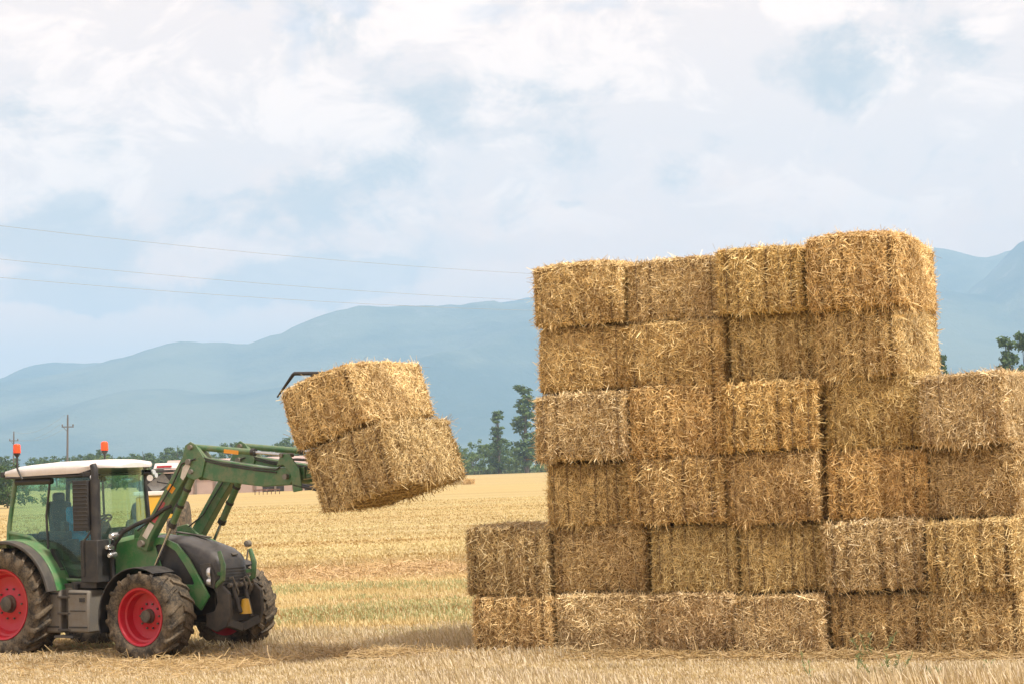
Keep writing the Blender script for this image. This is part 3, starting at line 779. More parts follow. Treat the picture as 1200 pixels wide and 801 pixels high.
mb = MB(); mb.bar((-2.0, -.775, 1.60), (-1.80, -.775, 1.28), .02, .10, (0, 1, 0)); mb.build('door_trim', BLACKP, TR)

# loader
def arm(s):
    y = s * .56
    mb = MB()
    mb.prism([(-.46, 1.60), (-.42, 1.74), (.44, 2.86), (.56, 3.02), (.66, 3.06), (.78, 3.02), (.92, 2.87), (2.02, 2.70), (2.42, 2.68), (2.52, 2.58), (2.42, 2.44), (1.95, 2.43), (1.0, 2.54), (.66, 2.64), (.52, 2.60), (.17, 2.18), (-.18, 1.72), (-.26, 1.54)], y - .075, y + .075)
    a = mb.build('loader_arm', GREEN, TR, .012)
    mb = MB(); mb.prism([(.47, 2.82), (.55, 3.06), (.65, 3.11), (.75, 3.06), (.92, 2.84), (.84, 2.60), (.70, 2.56), (.58, 2.60)], y - .10, y - .078); mb.build('knee_plate', GREEN, a, .006)
    # pins
    mb = MB()
    for (x, z, r) in ((.66, 3.03, .035), (.62, 2.82, .045), (.66, 2.68, .035), (-.33, 1.66, .05), (2.38, 2.56, .04), (2.32, 2.86, .03)):
        mb.lathe_y([(.001, -.14), (r, -.14), (r, .14), (.001, .14)], (x, y, z), 14)
    mb.build('pins', STEEL, a, smooth=30)
    # lift cylinder
    mb = MB(); mb.tube([(.62, y, 2.66), (.18, y, 1.92)], .052, 14); c = mb.build('lift_cylinder', GREEN, TR)
    mb = MB(); mb.tube([(.18, y, 1.92), (-.16, y, 1.34)], .024, 10); mb.build('piston_rod', CHROME, c)
    # parallel linkage bar and tilt cylinder on top
    mb = MB(); mb.tube([(.66, y, 3.03), (1.74, y, 2.92)], .045, 14); c = mb.build('tilt_cylinder', GREEN, TR)
    mb = MB(); mb.tube([(1.74, y, 2.92), (2.32, y, 2.86)], .022, 10); mb.build('piston_rod', CHROME, c)
    mb = MB(); mb.bar((1.25, y - .052, 2.957), (1.48, y - .052, 2.930), .012, .06, (0, 1, 0)); 
    if s < 0:
        st = MB(); st.box((1.36, y - .048, 2.94), (.26, .012, .055), Matrix.Rotation(R_(6.7), 4, 'Y')); st.build('orange_decal', ORANGE, c)
        st = MB(); st.prism([(.16, 2.44), (.23, 2.52), (.33, 2.45), (.26, 2.37)], y - .080, y - .077); st.build('orange_decal', ORANGE, a, smooth=0)
        st = MB(); st.prism([(-.16, 1.99), (.06, 2.28), (.13, 2.24), (-.08, 1.95)], y - .080, y - .077); st.build('red_decal', PINKST, a, smooth=0)
        st = MB(); st.prism([(-.33, 1.77), (-.18, 1.97), (-.10, 1.92), (-.25, 1.72)], y - .080, y - .077); st.build('white_decal', WHITEST, a, smooth=0)
        st = MB(); st.prism([(.45, 2.60), (.50, 2.75), (.60, 2.82), (.64, 2.76), (.55, 2.62), (.50, 2.56)], y - .105, y - .1005); st.build('white_decal', WHITEST, a, smooth=0)
    # tower bracket on the tractor
    mb = MB(); mb.prism([(-.62, 1.86), (-.42, 1.90), (-.14, 1.70), (-.02, 1.30), (.02, .92), (-.35, .85), (-.60, .95), (-.66, 1.4)], s * .47 - .02, s * .47 + .02)
    mb.box((-.35, s * .40, 1.0), (.45, .22, .3)); mb.build('loader_bracket', GREEN, TR, .01)
    for a_, b_, r_ in (((.49, y, 2.443), (.47, y, 2.41), .062), ((.35, y, 2.21), (.33, y, 2.176), .062), ((.16, y, 1.89), (.20, y, 1.95), .064), ((1.70, y, 2.925), (1.76, y, 2.918), .055)):
        mb = MB(); mb.tube([a_, b_], r_, 14); mb.build('cylinder_collar', BLACKP, TR)
    mb = MB(); mb.tube([(.78, y - .09, 2.90), (1.2, y - .085, 2.79), (1.8, y - .085, 2.70), (2.2, y - .09, 2.66), (2.34, y - .09, 2.74)], .011, 6); mb.tube([(.78, y - .09, 2.86), (1.2, y - .085, 2.76), (1.8, y - .085, 2.67), (2.2, y - .09, 2.62)], .011, 6); mb.build('arm_hose', BLACKP, a)
    # small hoses along the arm
    mb = MB(); mb.tube([(-.4, y - .1, 1.85), (-.1, y - .11, 2.02), (.3, y - .11, 2.5), (.5, y - .12, 2.8), (.75, y - .11, 2.86)], .012, 6); mb.build('arm_hose', BLACKP, a)
for s in (-1, 1): arm(s)
mb = MB(); mb.tube([(.70, -.5, 2.62), (.70, .5, 2.62)], .07, 12); mb.tube([(1.95, -.5, 2.50), (1.95, .5, 2.50)], .06, 12); mb.build('cross_tube', GREEN, TR)
# bale grab: quick hitch, back frame, tines and top hooks
for s in (-.56, .56):
    mb = MB(); mb.prism([(2.22, 2.72), (2.30, 2.88), (2.44, 2.88), (2.62, 2.66), (2.66, 2.36), (2.50, 2.34), (2.46, 2.60), (2.34, 2.72)], s - .11, s - .085); mb.box((2.60, s - .02, 2.60), (.12, .05, .18)); mb.build('quick_hitch', GREEN, TR, .01)
def bp(d, h): return (3.20 + (h) * ux - d * math.cos(PITCH), 2.05 + h * uz - d * math.sin(PITCH))
mb = MB()
for y in (-.45, -.1, .25, .6):
    a = bp(.06, .15); b = bp(.06, 1.80); mb.bar((a[0], y, a[1]), (b[0], y, b[1]), .06, .06, (0, 1, 0))
for h in (.25, .6, 1.0):
    a = bp(.06, h); mb.bar((a[0], -.72, a[1]), (a[0], .7, a[1]), .07, .07)
for y in (-.62, -.48, .48, .62):
    a = bp(.06, .30); mb.bar((2.5, y, 2.44), (a[0], y, a[1]), .03, .10, (0, 1, 0)); a = bp(.06, .75); mb.bar((2.42, y, 2.80), (a[0], y, a[1]), .03, .08, (0, 1, 0))
gf = mb.build('grab_frame', BLACKP, TR, .006)
for y in (-.7, -.1, .5):
    mb = MB(); a = bp(.05, .14); b = bp(-.9, .14); mb.tube([(a[0], y, a[1]), (b[0], y, b[1])], [.022, .008], 8); mb.build('tine', STEEL, gf)
mb = MB(); mb.tube([(2.95, -.3, 3.97), (2.75, -.3, 3.99), (2.30, -.3, 4.01), (2.27, -.3, 3.99), (1.98, -.3, 3.69)], [.028, .028, .028, .026, .012], 8)
mb.bar((bp(.06, 1.70)[0], -.3, bp(.06, 1.70)[1]), (2.62, -.3, 3.99), .05, .05); mb.build('top_hook', BLACKP, gf)

for c in TR.children:
    n = c.name.split('.')[0]
    if n in ('roof', 'roof_lining', 'windscreen', 'rear_window', 'cab_floor'): c.scale.y = .82; c.location.y = -.13
    elif n in ('side_window', 'door_frame', 'cab_pillar', 'mirror', 'lamp_bracket') and np.mean([v.co.y for v in c.data.vertices]) > 0: c.location.y = -.27
    elif n in ('bonnet', 'bonnet_rear_cover', 'grille', 'nose_guard', 'headlight', 'headlight_housing', 'work_lamp', 'side_panel'): c.location.y = -.07
    elif n in ('seat', 'steering_wheel', 'armrest', 'monitor'): c.location.y = -.1
# ---------------------------------------------------------------- driver
def skin_obj(name, pts, edges, mat, parent=None, sub=2, root=0):
    me = bpy.data.meshes.new(name); me.from_pydata([p[:3] for p in pts], edges, []); me.update()
    o = bpy.data.objects.new(name, me); link(o, parent)
    m = o.modifiers.new('skin', 'SKIN'); m.use_smooth_shade = True
    for i, p in enumerate(pts):
        sv = me.skin_vertices[0].data[i]; sv.radius = (p[3], p[4] if len(p) > 4 else p[3]); sv.use_root = (i == root)
    s = o.modifiers.new('sub', 'SUBSURF'); s.levels = sub; s.render_levels = sub
    me.materials.append(mat); return o
DR = empty('person', tl(-2.14, -.12, 1.69), -TA)
tag(DR, 'driver in blue work clothes sitting in the tractor cab with hands on the steering wheel', 'person')
P = [(0, 0, .06, .15, .13), (.02, 0, .24, .15, .12), (.04, 0, .42, .17, .12), (.05, 0, .52, .09, .08), (.06, 0, .60, .055),
     (.04, -.19, .48, .062), (.16, -.25, .26, .045), (.38, -.17, .31, .034), (.46, -.14, .33, .030),
     (.04, .19, .48, .062), (.16, .25, .26, .045), (.38, .17, .31, .034), (.46, .14, .33, .030),
     (.06, -.11, .04, .095), (.42, -.15, .03, .068), (.56, -.15, -.34, .045), (.66, -.15, -.36, .04),
     (.06, .11, .04, .095), (.42, .15, .03, .068), (.56, .15, -.34, .045), (.66, .15, -.36, .04)]
E_ = [(0, 1), (1, 2), (2, 3), (3, 4), (2, 5), (5, 6), (6, 7), (7, 8), (2, 9), (9, 10), (10, 11), (11, 12), (0, 13), (13, 14), (14, 15), (15, 16), (0, 17), (17, 18), (18, 19), (19, 20)]
skin_obj('body', P, E_, BLUECLOTH, DR)
def uvs(c, r, n=20, m=14, f=None):
    mb = MB()
    for i in range(m + 1):
        ph = math.pi * i / m
        for j in range(n):
            th = 2 * math.pi * j / n; d = Vector((math.sin(ph) * math.cos(th), math.sin(ph) * math.sin(th), math.cos(ph)))
            k = f(d) if f else 1.0
            mb.v.append((c[0] + d.x * r[0] * k, c[1] + d.y * r[1] * k, c[2] + d.z * r[2] * k))
    for i in range(m):
        for j in range(n): mb.f.append((i * n + j, (i + 1) * n + j, (i + 1) * n + (j + 1) % n, i * n + (j + 1) % n))
    return mb
def facef(d):
    k = 1.0
    if d.x > 0:
        k += .16 * math.exp(-((d.y / .16) ** 2 + ((d.z + .08) / .16) ** 2))       # nose
        k -= .06 * math.exp(-(((abs(d.y) - .30) / .14) ** 2 + ((d.z - .06) / .10) ** 2))  # eye sockets
        k += .04 * math.exp(-((d.y / .3) ** 2 + ((d.z + .52) / .12) ** 2))
    return k
hd = uvs((.09, 0, .735), (.100, .078, .125), 28, 20, facef); hd.tube([(.06, 0, .56), (.075, 0, .66)], .052, 12)
for s in (-1, 1):
    e = uvs((.085, s * .080, .73), (.02, .012, .032), 8, 6); hd.add(e.v, e.f)
hh = hd.build('head', SKIN, DR, smooth=60)
hair = uvs((.078, 0, .755), (.105, .088, .120), 24, 14, lambda d: 1.0 if d.z > (.15 if d.x > .2 else -.35) else .86); hair.build('hair', HAIR, DR, smooth=60)
for s in (-1, 1):
    c = Vector((.49, s * .135, .335)); hp = MB()
    hp.add(*(lambda q: (q.v, q.f))(uvs(c + Vector((.02, 0, 0)), (.045, .040, .018), 12, 8)))
    for i in range(4):
        y = (i - 1.5) * .019; Ln = (.030, .036, .033, .026)[i]; b0_ = c + Vector((.05, y, .004))
        hp.tube([b0_, b0_ + Vector((Ln, 0, .004)), b0_ + Vector((Ln + .012, 0, -.022)), b0_ + Vector((Ln - .006, 0, -.040))], [.009, .0085, .008, .006], 7)
    hp.tube([c + Vector((.01, -s * .03, 0)), c + Vector((.035, -s * .055, -.012)), c + Vector((.06, -s * .05, -.028))], [.012, .010, .008], 7)
    hp.build('hand', SKIN, DR, smooth=60)

# ---------------------------------------------------------------- ground
def ground_mat():
    m, t = new_mat('stubble_field')
    pos = t.node('ShaderNodeNewGeometry').outputs['Position']
    xyz = t.node('ShaderNodeSeparateXYZ', inp={0: pos}); yv = xyz.outputs[1]
    st = t.node('ShaderNodeMapping', inp={0: pos, 'Rotation': (0, 0, R_(3)), 'Scale': (.02, .25, 1)}).outputs[0]
    st2 = t.node('ShaderNodeMapping', inp={0: pos, 'Rotation': (0, 0, R_(-2)), 'Scale': (.006, .06, 1)}).outputs[0]
    band = t.noise(st, 1.0, 5, .6, .3); band2 = t.noise(st2, 1.0, 4, .6, .4)
    fine = t.noise(t.node('ShaderNodeMapping', inp={0: pos, 'Scale': (6, 14, 6)}).outputs[0], 1.0, 6, .75)
    patch = t.noise(t.node('ShaderNodeMapping', inp={0: pos, 'Scale': (.12, .28, 1)}).outputs[0], 1.0, 4, .6)
    c = t.mix(t.rng(band, .35, .65), (.44, .32, .13), (.53, .425, .21))
    c = t.mix(t.rng(band2, .42, .62, 0, .7), c, (.54, .39, .155))
    c = t.mix(t.rng(band2, .36, .24, 0, .5), c, (.36, .30, .12))
    grn = t.math('MULTIPLY', t.rng(patch, .44, .60), t.math('MULTIPLY', t.rng(yv, 30, 34), t.rng(yv, 52, 47)))
    c = t.mix(t.math('MULTIPLY', grn, .5), c, (.40, .39, .17))
    grn2 = t.math('MULTIPLY', t.rng(band, .52, .66, 0, .35), t.rng(yv, 90, 120))
    c = t.mix(grn2, c, (.33, .34, .10))
    near = t.rng(yv, 31.5, 28.5)
    c = t.mix(t.math('MULTIPLY', near, .7), c, (.40, .29, .13))
    streak = t.noise(t.node('ShaderNodeMapping', inp={0: pos, 'Scale': (.10, 1.1, 1)}).outputs[0], 1.0, 6, .7, .2)
    c = t.mix(t.rng(streak, .50, .66, 0, .30), c, (.36, .235, .095))
    c = t.mix(t.rng(streak, .46, .34, 0, .5), c, (.60, .47, .24))
    c = t.mix(t.rng(fine, .35, .62, .45, 0), c, (.14, .085, .03))
    c = t.mix(t.rng(yv, 598, 606), c, (.12, .17, .06))
    c = t.mix(t.rng(yv, 1500, 3500, 0, .7), c, (.10, .15, .06))
    finish(t, c, .9, 0, fine, .5, .05, spec=.15); return m
bpyv = []
xs = [-16000, -4000, -800] + [x * 1.0 for x in range(-60, 61, 2)] + [800, 4000, 16000]; ys = [-3000, -100, 10] + [y * 1.0 for y in range(20, 72, 2)] + [90, 130, 200, 320, 450, 620, 1000, 3000, 14000]
GV = np.array([(x, y, 0.0) for y in ys for x in xs], float)
rg = np.random.default_rng(4); gn = vnoise(rg, 20, .15, .8)
msk = ((GV[:, 1] > 34) & (GV[:, 1] < 70) & (abs(GV[:, 0]) < 55))
GV[msk, 2] = -.03 + .03 * np.clip(gn(GV[msk]), -1, 1)
nx = len(xs); gq = [(j * nx + i, j * nx + i + 1, (j + 1) * nx + i + 1, (j + 1) * nx + i) for j in range(len(ys) - 1) for i in range(nx - 1)]
go = bpy.data.objects.new('ground', np_mesh('ground', GV, gq, ground_mat(), True)); link(go); tag(go, kind='structure')

def field_straw_mat(name, lo, hi, streaks=False):
    m, t = new_mat(name)
    g = t.node('ShaderNodeNewGeometry'); rnd = g.outputs['Random Per Island']
    c = t.ramp(rnd, [(0, lo), (.6, hi), (1, (min(hi[0] * 1.15, .8), min(hi[1] * 1.2, .75), hi[2] * 1.5))])
    pt = t.noise(t.node('ShaderNodeMapping', inp={0: g.outputs['Position'], 'Scale': (.35, .8, .5)}).outputs[0], 1.0, 3, .6)
    c = t.mix(t.rng(pt, .5, .7, 0, .35), c, tuple(x * .62 for x in lo))
    if streaks:
        for sc_, am in (((.05, .35, .5), .75), ((.02, .12, .5), .6)):
            st = t.noise(t.node('ShaderNodeMapping', inp={0: g.outputs['Position'], 'Rotation': (0, 0, R_(2)), 'Scale': sc_}).outputs[0], 1.0, 4, .6)
            c = t.mix(t.rng(st, .50, .62, 0, am), c, tuple(a * b for a, b in zip(lo, (.92, .82, .70))))
            c = t.mix(t.rng(st, .48, .38, 0, am), c, tuple(min(.8, a * b) for a, b in zip(hi, (1.08, 1.10, 1.05))))
    p = t.node('ShaderNodeBsdfPrincipled', inp={'Base Color': c, 'Roughness': .55, 'Specular IOR Level': .35})
    tr = t.node('ShaderNodeBsdfTranslucent', inp={0: c})
    mxs = t.node('ShaderNodeMixShader', inp={0: .25, 1: p.outputs[0], 2: tr.outputs[0]})
    t.node('ShaderNodeOutputMaterial', inp={0: mxs.outputs[0]}); return m
def scatter(n, y0, y1, rng, spread=.30, power=1.0, x0=None, x1=None):
    y = y0 + (y1 - y0) * rng.random(n) ** power
    hw = spread * y + 1.0
    x = rng.uniform(-1, 1, n) * hw if x0 is None else rng.uniform(x0, x1, n)
    return x, y
rng = np.random.default_rng(11)
def field_blades(name, label, cat, x, y, z, ln, wd, lean, mat, rng, leandir=(0.4, 0, 0), bend=.08, flat=False):
    n = len(x); P = np.stack([x, y, z], 1)
    D = rng.normal(0, lean, (n, 3)) + np.array(leandir); D[:, 2] = (np.abs(rng.normal(0, .12, n)) if flat else 1.0)
    D /= np.linalg.norm(D, axis=1, keepdims=True)
    N = np.tile(np.array([[0, -1.0, .2]]), (n, 1)) if not flat else np.tile(np.array([[0, -.5, .85]]), (n, 1))
    V, Q = blades(P, D, N, ln, wd, rng, bend)
    o = bpy.data.objects.new(name, np_mesh(name, V, Q, mat)); link(o); tag(o, label, cat, kind='stuff'); return o
# drilled stubble, rows run roughly along x
x, y = scatter(130000, 23.5, 34, rng, .29, 1.0)
row = .125; y = np.round(y / row) * row + rng.normal(0, .022, len(y))
cl = np.clip(vnoise(rng, 18, .3, 1.6)(np.stack([x, y, y * 0], 1)) * .5 + .75, .35, 1.3)
field_blades('stubble', 'pale cut stubble standing in front of the stack and the tractor', 'stubble', x, y, np.full(len(x), -.01), rng.uniform(.07, .19, len(x)) * cl, rng.uniform(.006, .013, len(x)), .22,
             field_straw_mat('stubble_straw', (.42, .31, .15), (.70, .58, .36)), rng, (-.28, 0, 0))
x, y = scatter(110000, 34, 62, rng, .28, 1.1)
row = .25; y = np.round(y / row) * row + rng.normal(0, .04, len(y))
field_blades('distant_stubble', 'short golden stubble on the open field between tractor and stack', 'stubble', x, y, np.full(len(x), -.04), rng.uniform(.06, .16, len(x)), rng.uniform(.010, .022, len(x)), .25,
             field_straw_mat('field_straw', (.42, .30, .13), (.66, .52, .27), True), rng, (-.15, 0, 0))
x, y = scatter(90000, 58, 170, rng, .27, 1.5)
row = .5; y = np.round(y / row) * row + rng.normal(0, .16, len(y))
field_blades('far_stubble', 'golden stubble rows further out on the harvested field', 'stubble', x, y, np.full(len(x), -.02), rng.uniform(.04, .11, len(x)), rng.uniform(.03, .07, len(x)), .5,
             field_straw_mat('far_field_straw', (.43, .31, .125), (.60, .49, .245), True), rng, (-.15, 0, 0))
x, y = scatter(80000, 32.5, 49, rng, .28, 1.0)
gd = vnoise(rng, 40, .35, 2.2)(np.stack([x * .5, y * 1.4, y * 0], 1)); k = gd > -.05; x = x[k]; y = y[k]
field_blades('green_regrowth', 'thin green regrowth of weeds in patches of the stubble', 'grass', x, y, np.full(len(x), -.03), rng.uniform(.06, .16, len(x)), rng.uniform(.010, .022, len(x)), .35,
             field_straw_mat('weed_green', (.30, .31, .125), (.50, .47, .22)), rng, (-.1, 0, 0))
# loose straw: swath across the field, litter by tractor and stack
x, y = scatter(48000, 0, 1, rng, 1, x0=-19, x1=8)
y = 54.5 + .04 * x + rng.normal(0, 1.6, len(x)) + 1.1 * np.sin(x * .35); hb = vnoise(rng, 20, .5, 3.0)(np.stack([x, y * .5, y * 0], 1))
z = np.maximum(0, .14 + .24 * hb) * np.exp(-((y - 54.5 - .04 * x) / 2.2) ** 2) * rng.random(len(x)) 
field_blades('loose_straw', 'line of loose orange straw left lying across the field', 'loose straw', x, y, z, rng.uniform(.15, .42, len(x)), rng.uniform(.012, .028, len(x)), .8,
             field_straw_mat('loose_straw', (.30, .18, .065), (.64, .44, .20)), rng, (0, 0, 0), .15, flat=True)
n = 26000; u = rng.uniform(-3.4, 7.5, n); v = np.abs(rng.normal(0, .28, n)) - .08
pp = np.array(SP0)[None, :] + u[:, None] * np.array(SU) + v[:, None] * np.array(SN)
n2 = 16000; a = rng.uniform(-4.3, 2.6, n2); b = rng.normal(-.4, 1.3, n2)
p2 = np.array(TO)[None, :] + a[:, None] * np.array(TF) + b[:, None] * np.array(TL)
pp = np.concatenate([pp, p2]); zz = np.abs(rng.normal(0, .035, len(pp)))
field_blades('straw_litter', 'dropped straw littering the ground along the stack foot and under the tractor', 'loose straw', pp[:, 0], pp[:, 1], zz, rng.uniform(.08, .26, len(pp)), rng.uniform(.006, .013, len(pp)), .8,
             field_straw_mat('litter_straw', (.28, .17, .06), (.56, .40, .18)), rng, (0, 0, 0), .15, flat=True)

# green weeds standing in the stubble in front of the stack
def pix_ground(px, py):
    d = direction(px, py); k = -CAMZ / d.z; return Vector((0, 0, CAMZ)) + d * k
WEEDM = field_straw_mat('weed_leaf', (.13, .17, .06), (.30, .33, .14))
def weed(px, py, H, lab, seed, leafy=1.0):
    r = np.random.default_rng(seed); root = empty('weed', pix_ground(px, py)); tag(root, lab, 'weed', 'green weeds in front of the stack')
    for s in range(int(2 + 2 * leafy)):
        dx, dy = r.normal(0, .09), r.normal(0, .06); h = H * r.uniform(.7, 1.1)
        top = Vector((dx * 2.0 - .05 * h, dy * 2, h)); bs = Vector((dx * .6, dy * .6, -.01))
        mb = MB(); pts = [bs.lerp(top, k / 4) + Vector((.012 * math.sin(k * 2 + s), 0, 0)) for k in range(5)]; mb.tube(pts, [.007, .006, .005, .004, .003], 5); mb.build('stem', WEEDM, root)
        n = int(26 * leafy); tt = r.uniform(.25, 1.0, n); P_ = np.array([bs.lerp(top, q) for q in tt])
        D = r.normal(0, 1, (n, 3)); D[:, 2] = np.abs(D[:, 2]) * .8 + .2; D /= np.linalg.norm(D, axis=1, keepdims=True)
        V, Q = blades(P_, D, np.tile([[0, -1., .3]], (n, 1)), r.uniform(.02, .06, n), r.uniform(.008, .016, n), r, .1, .3)
        link(bpy.data.objects.new('foliage', np_mesh('foliage', V, Q, WEEDM)), root)
weed(1085, 800, .17, 'bright green leafy weed furthest right in front of the stack', 1, 1.2)
weed(1038, 798, .30, 'tallest leafy green weed standing in the stubble before the stack', 2, 1.3)
weed(1006, 794, .26, 'thin leaning weed between the tall leafy weed and the single stalk', 3, .6)
weed(953, 799, .32, 'thin single green stalk left of the other weeds before the stack', 4, .4)
weed(1022, 772, .36, 'grey-green weed growing right against the foot of the stack', 5, 1.1)
weed(1150, 790, .16, 'small faint weed near the right edge of the picture', 6, .5)

# ---------------------------------------------------------------- trees
def leaf_mat(name, lo, hi):
    m, t = new_mat(name); g = t.node('ShaderNodeNewGeometry')
    c = t.ramp(g.outputs['Random Per Island'], [(0, lo), (1, hi)])
    oi = t.node('ShaderNodeObjectInfo'); c = t.mix(1.0, c, oi.outputs['Color'], 'MULTIPLY')
    p = t.node('ShaderNodeBsdfPrincipled', inp={'Base Color': c, 'Roughness': .6, 'Specular IOR Level': .3}); tr = t.node('ShaderNodeBsdfTranslucent', inp={0: c})
    x = t.node('ShaderNodeMixShader', inp={0: .25, 1: p.outputs[0], 2: tr.outputs[0]}); t.node('ShaderNodeOutputMaterial', inp={0: x.outputs[0]}); return m
LEAF = leaf_mat('leaves', (.035, .060, .022), (.10, .145, .05)); BARK = simple('bark', (.10, .08, .06), .9)
def tree_meshes(seed, H, Wd, kind):
    r = np.random.default_rng(seed)
    tr = MB(); n = 6
    cx = np.cumsum(r.normal(0, .03 * Wd, n)); top = .92 if kind != 'bush' else .5
    tr.tube([(cx[i] - cx[0], 0, H * top * i / (n - 1)) for i in range(n)], [H * .022 * (1 - .8 * i / (n - 1)) for i in range(n)], 7)
    cl = []
    if kind == 'poplar':
        for i in range(64):
            z = r.uniform(.08, 1.0) ; wz = Wd * .5 * (1.05 - .70 * z)
            a = r.uniform(0, 6.28); d = wz * r.uniform(.15, 1.0); cl.append((d * math.cos(a), d * math.sin(a), z * H * .97, H * .03 + Wd * .09 * r.random()))
    elif kind == 'round':
        for i in range(60):
            v = r.normal(0, 1, 3); v /= np.linalg.norm(v); k = r.uniform(.45, 1.0)
            cl.append((v[0] * k * Wd * .45, v[1] * k * Wd * .45, H * .60 + v[2] * k * H * .36, H * .075 * r.uniform(.7, 1.5)))
    else:
        for i in range(60):
            a = r.uniform(0, 6.28); k = math.sqrt(r.random()); hh_ = H * (1 - .55 * k ** 2) * r.uniform(.15, 1.0)
            cl.append((math.cos(a) * k * Wd * .5, math.sin(a) * k * Wd * .5, hh_ * .93, H * .10 * r.uniform(.7, 1.4)))
    for c in cl[::4]:
        z0 = c[2] * .62; tr.tube([(0, 0, z0), (c[0] * .5, c[1] * .5, (z0 + c[2]) / 2), c[:3]], [H * .008, H * .005, H * .002], 5, False)
    per = 46 if kind != 'poplar' else 42
    C = np.repeat(np.array(cl), per, 0); nn_ = len(C)
    v = r.normal(0, 1, (nn_, 3)); v /= np.linalg.norm(v, axis=1, keepdims=True)
    P_ = C[:, :3] + v * (r.random(nn_) ** .5)[:, None] * C[:, 3:4] * np.array([1.15, 1.15, .8]); P_[:, 2] = np.maximum(P_[:, 2], .1)
    A_ = r.normal(0, 1, (nn_, 3)); A_ /= np.linalg.norm(A_, axis=1, keepdims=True); B_ = np.cross(A_, v); B_ /= np.linalg.norm(B_, axis=1, keepdims=True) + 1e-9
    s = (H * {'poplar': .016, 'round': .022, 'bush': .028}[kind] * r.uniform(.6, 1.5, nn_))[:, None]
    V = np.stack([P_ - A_ * s, P_ - B_ * s * .6, P_ + A_ * s, P_ + B_ * s * .6], 1).reshape(-1, 3)
    Q = np.arange(nn_ * 4).reshape(-1, 4)
    tm = bpy.data.meshes.new('trunk'); tm.from_pydata(tr.v, [], tr.f); tm.materials.append(BARK); tm.update()
    return tm, np_mesh('crown', V, Q, LEAF)
TV = {'poplar': [tree_meshes(1, 24, 7.0, 'poplar'), tree_meshes(2, 24, 6.0, 'poplar')], 'round': [tree_meshes(10 + i, 12, 12, 'round') for i in range(3)], 'bush': [tree_meshes(20 + i, 8, 14, 'bush') for i in range(3)]}
def tree(kind, v, px, dist, H, W_, label, group, tint=(1, 1, 1), name=None, z0=0.0, cat='tree'):
    d = direction(px, 545); k = dist / d.y
    root = empty(name or {'poplar': 'poplar_tree', 'round': 'broadleaf_tree', 'bush': 'bush'}[kind], (d.x * k, dist, z0), random.uniform(0, 6.28))
    tag(root, label, cat, group); bh = {'poplar': (24, 6.5), 'round': (12, 12), 'bush': (8, 14)}[kind]
    tm, cm = TV[kind][v]
    for nm, me in (('trunk', tm), ('crown', cm)):
        o = bpy.data.objects.new(nm, me); link(o, root); o.scale = (W_ / bh[1], W_ / bh[1], H / bh[0]); o.color = (*tint, 1)
    return root
tree('poplar', 0, 617, 590, 24.5, 8.5, 'taller of the two dark poplars beside the left edge of the stack', None, (1.35, 1.45, 1.3))
tree('poplar', 1, 585, 600, 18.0, 6.0, 'shorter slim poplar left of the taller one by the stack', None, (1.4, 1.5, 1.35))
tree('poplar', 1, 634, 605, 21, 7, 'poplar half hidden behind the left edge of the stack', None, (1.3, 1.4, 1.3))
tree('poplar', 0, 1188, 400, 23.2, 6.5, 'dark tree top showing above the low right part of the stack', None, (1.0, 1.15, 1.1))
tree('poplar', 1, 1207, 410, 24.5, 6.0, 'taller dark tree top cut by the right edge of the picture', None, (1.0, 1.15, 1.1))
tree('poplar', 1, 1110, 400, 20.5, 3.2, 'sliver of dark tree beside the right end of the tall stack', None, (1.0, 1.15, 1.1))
rt = random.Random(9)
for i, px in enumerate(range(470, 650, 15)):
    far = i % 2
    tree('bush' if rt.random() < .7 else 'round', i % 3, px + rt.uniform(-5, 5), 600 + far * 25 + rt.uniform(-6, 6), (9.5 if not far else 12) * rt.uniform(.8, 1.2), rt.uniform(11, 17),
         'hazy green bush or low tree in the hedge below the two poplars', 'bushes below the poplars', (2.0, 2.0, 1.7) if not far else (1.4, 1.5, 1.3), cat='bush')
for i, px in enumerate(range(-70, 430, 15)):
    H_ = 10.0 + 2.0 * math.sin(i * 1.7) + rt.uniform(-1, 1.6)
    if 15 < px < 40: H_ *= .75
    tree('round', i % 3, px + rt.uniform(-5, 5), 640 + rt.uniform(-15, 15), H_ * (.9 if px < 60 else 1.05), rt.uniform(11, 15), 'dark green tree in the long row of trees behind the field at left', 'row of trees behind the field', (1.25, 1.35, 1.1))
for i, (px, H_, W_) in enumerate(((-14, 4.8, 8), (8, 5.2, 8), (-35, 5, 8))):
    tree('bush', i % 3, px, 220, H_, W_, ('grey-green bush just left of the cab', 'grey-green bush showing behind the rear of the cab', 'bush at the left edge outside the cab')[i], None, (1.0, 1.15, 1.0), cat='bush')
for i, (px, H_, W_) in enumerate(((105, 7.8, 14), (135, 8.6, 15), (160, 7.6, 12), (182, 6.6, 9))):
    tree('bush', i % 3, px, 480, H_, W_, 'pale yellow-green bush behind the cab roof in front of the darker row', 'pale bushes behind the cab', (2.0, 1.9, 1.3), cat='bush')
# low hedge line at the far end of the field
hx = rng.uniform(-190, 220, 26000); hy = 606 + rng.normal(0, 2.0, len(hx))
hh2 = 1.5 + 1.1 * vnoise(rng, 14, .02, .15)(np.stack([hx, hy, hx * 0], 1)); hz = rng.random(len(hx)) * np.maximum(hh2, .4)
field_blades('hedge_undergrowth', 'low rough undergrowth along the far end of the field', 'undergrowth', hx, hy, hz, rng.uniform(.3, .8, len(hx)), rng.uniform(.15, .4, len(hx)), .6,
             field_straw_mat('undergrowth', (.07, .10, .04), (.20, .23, .10)), rng, (0, 0, 0))

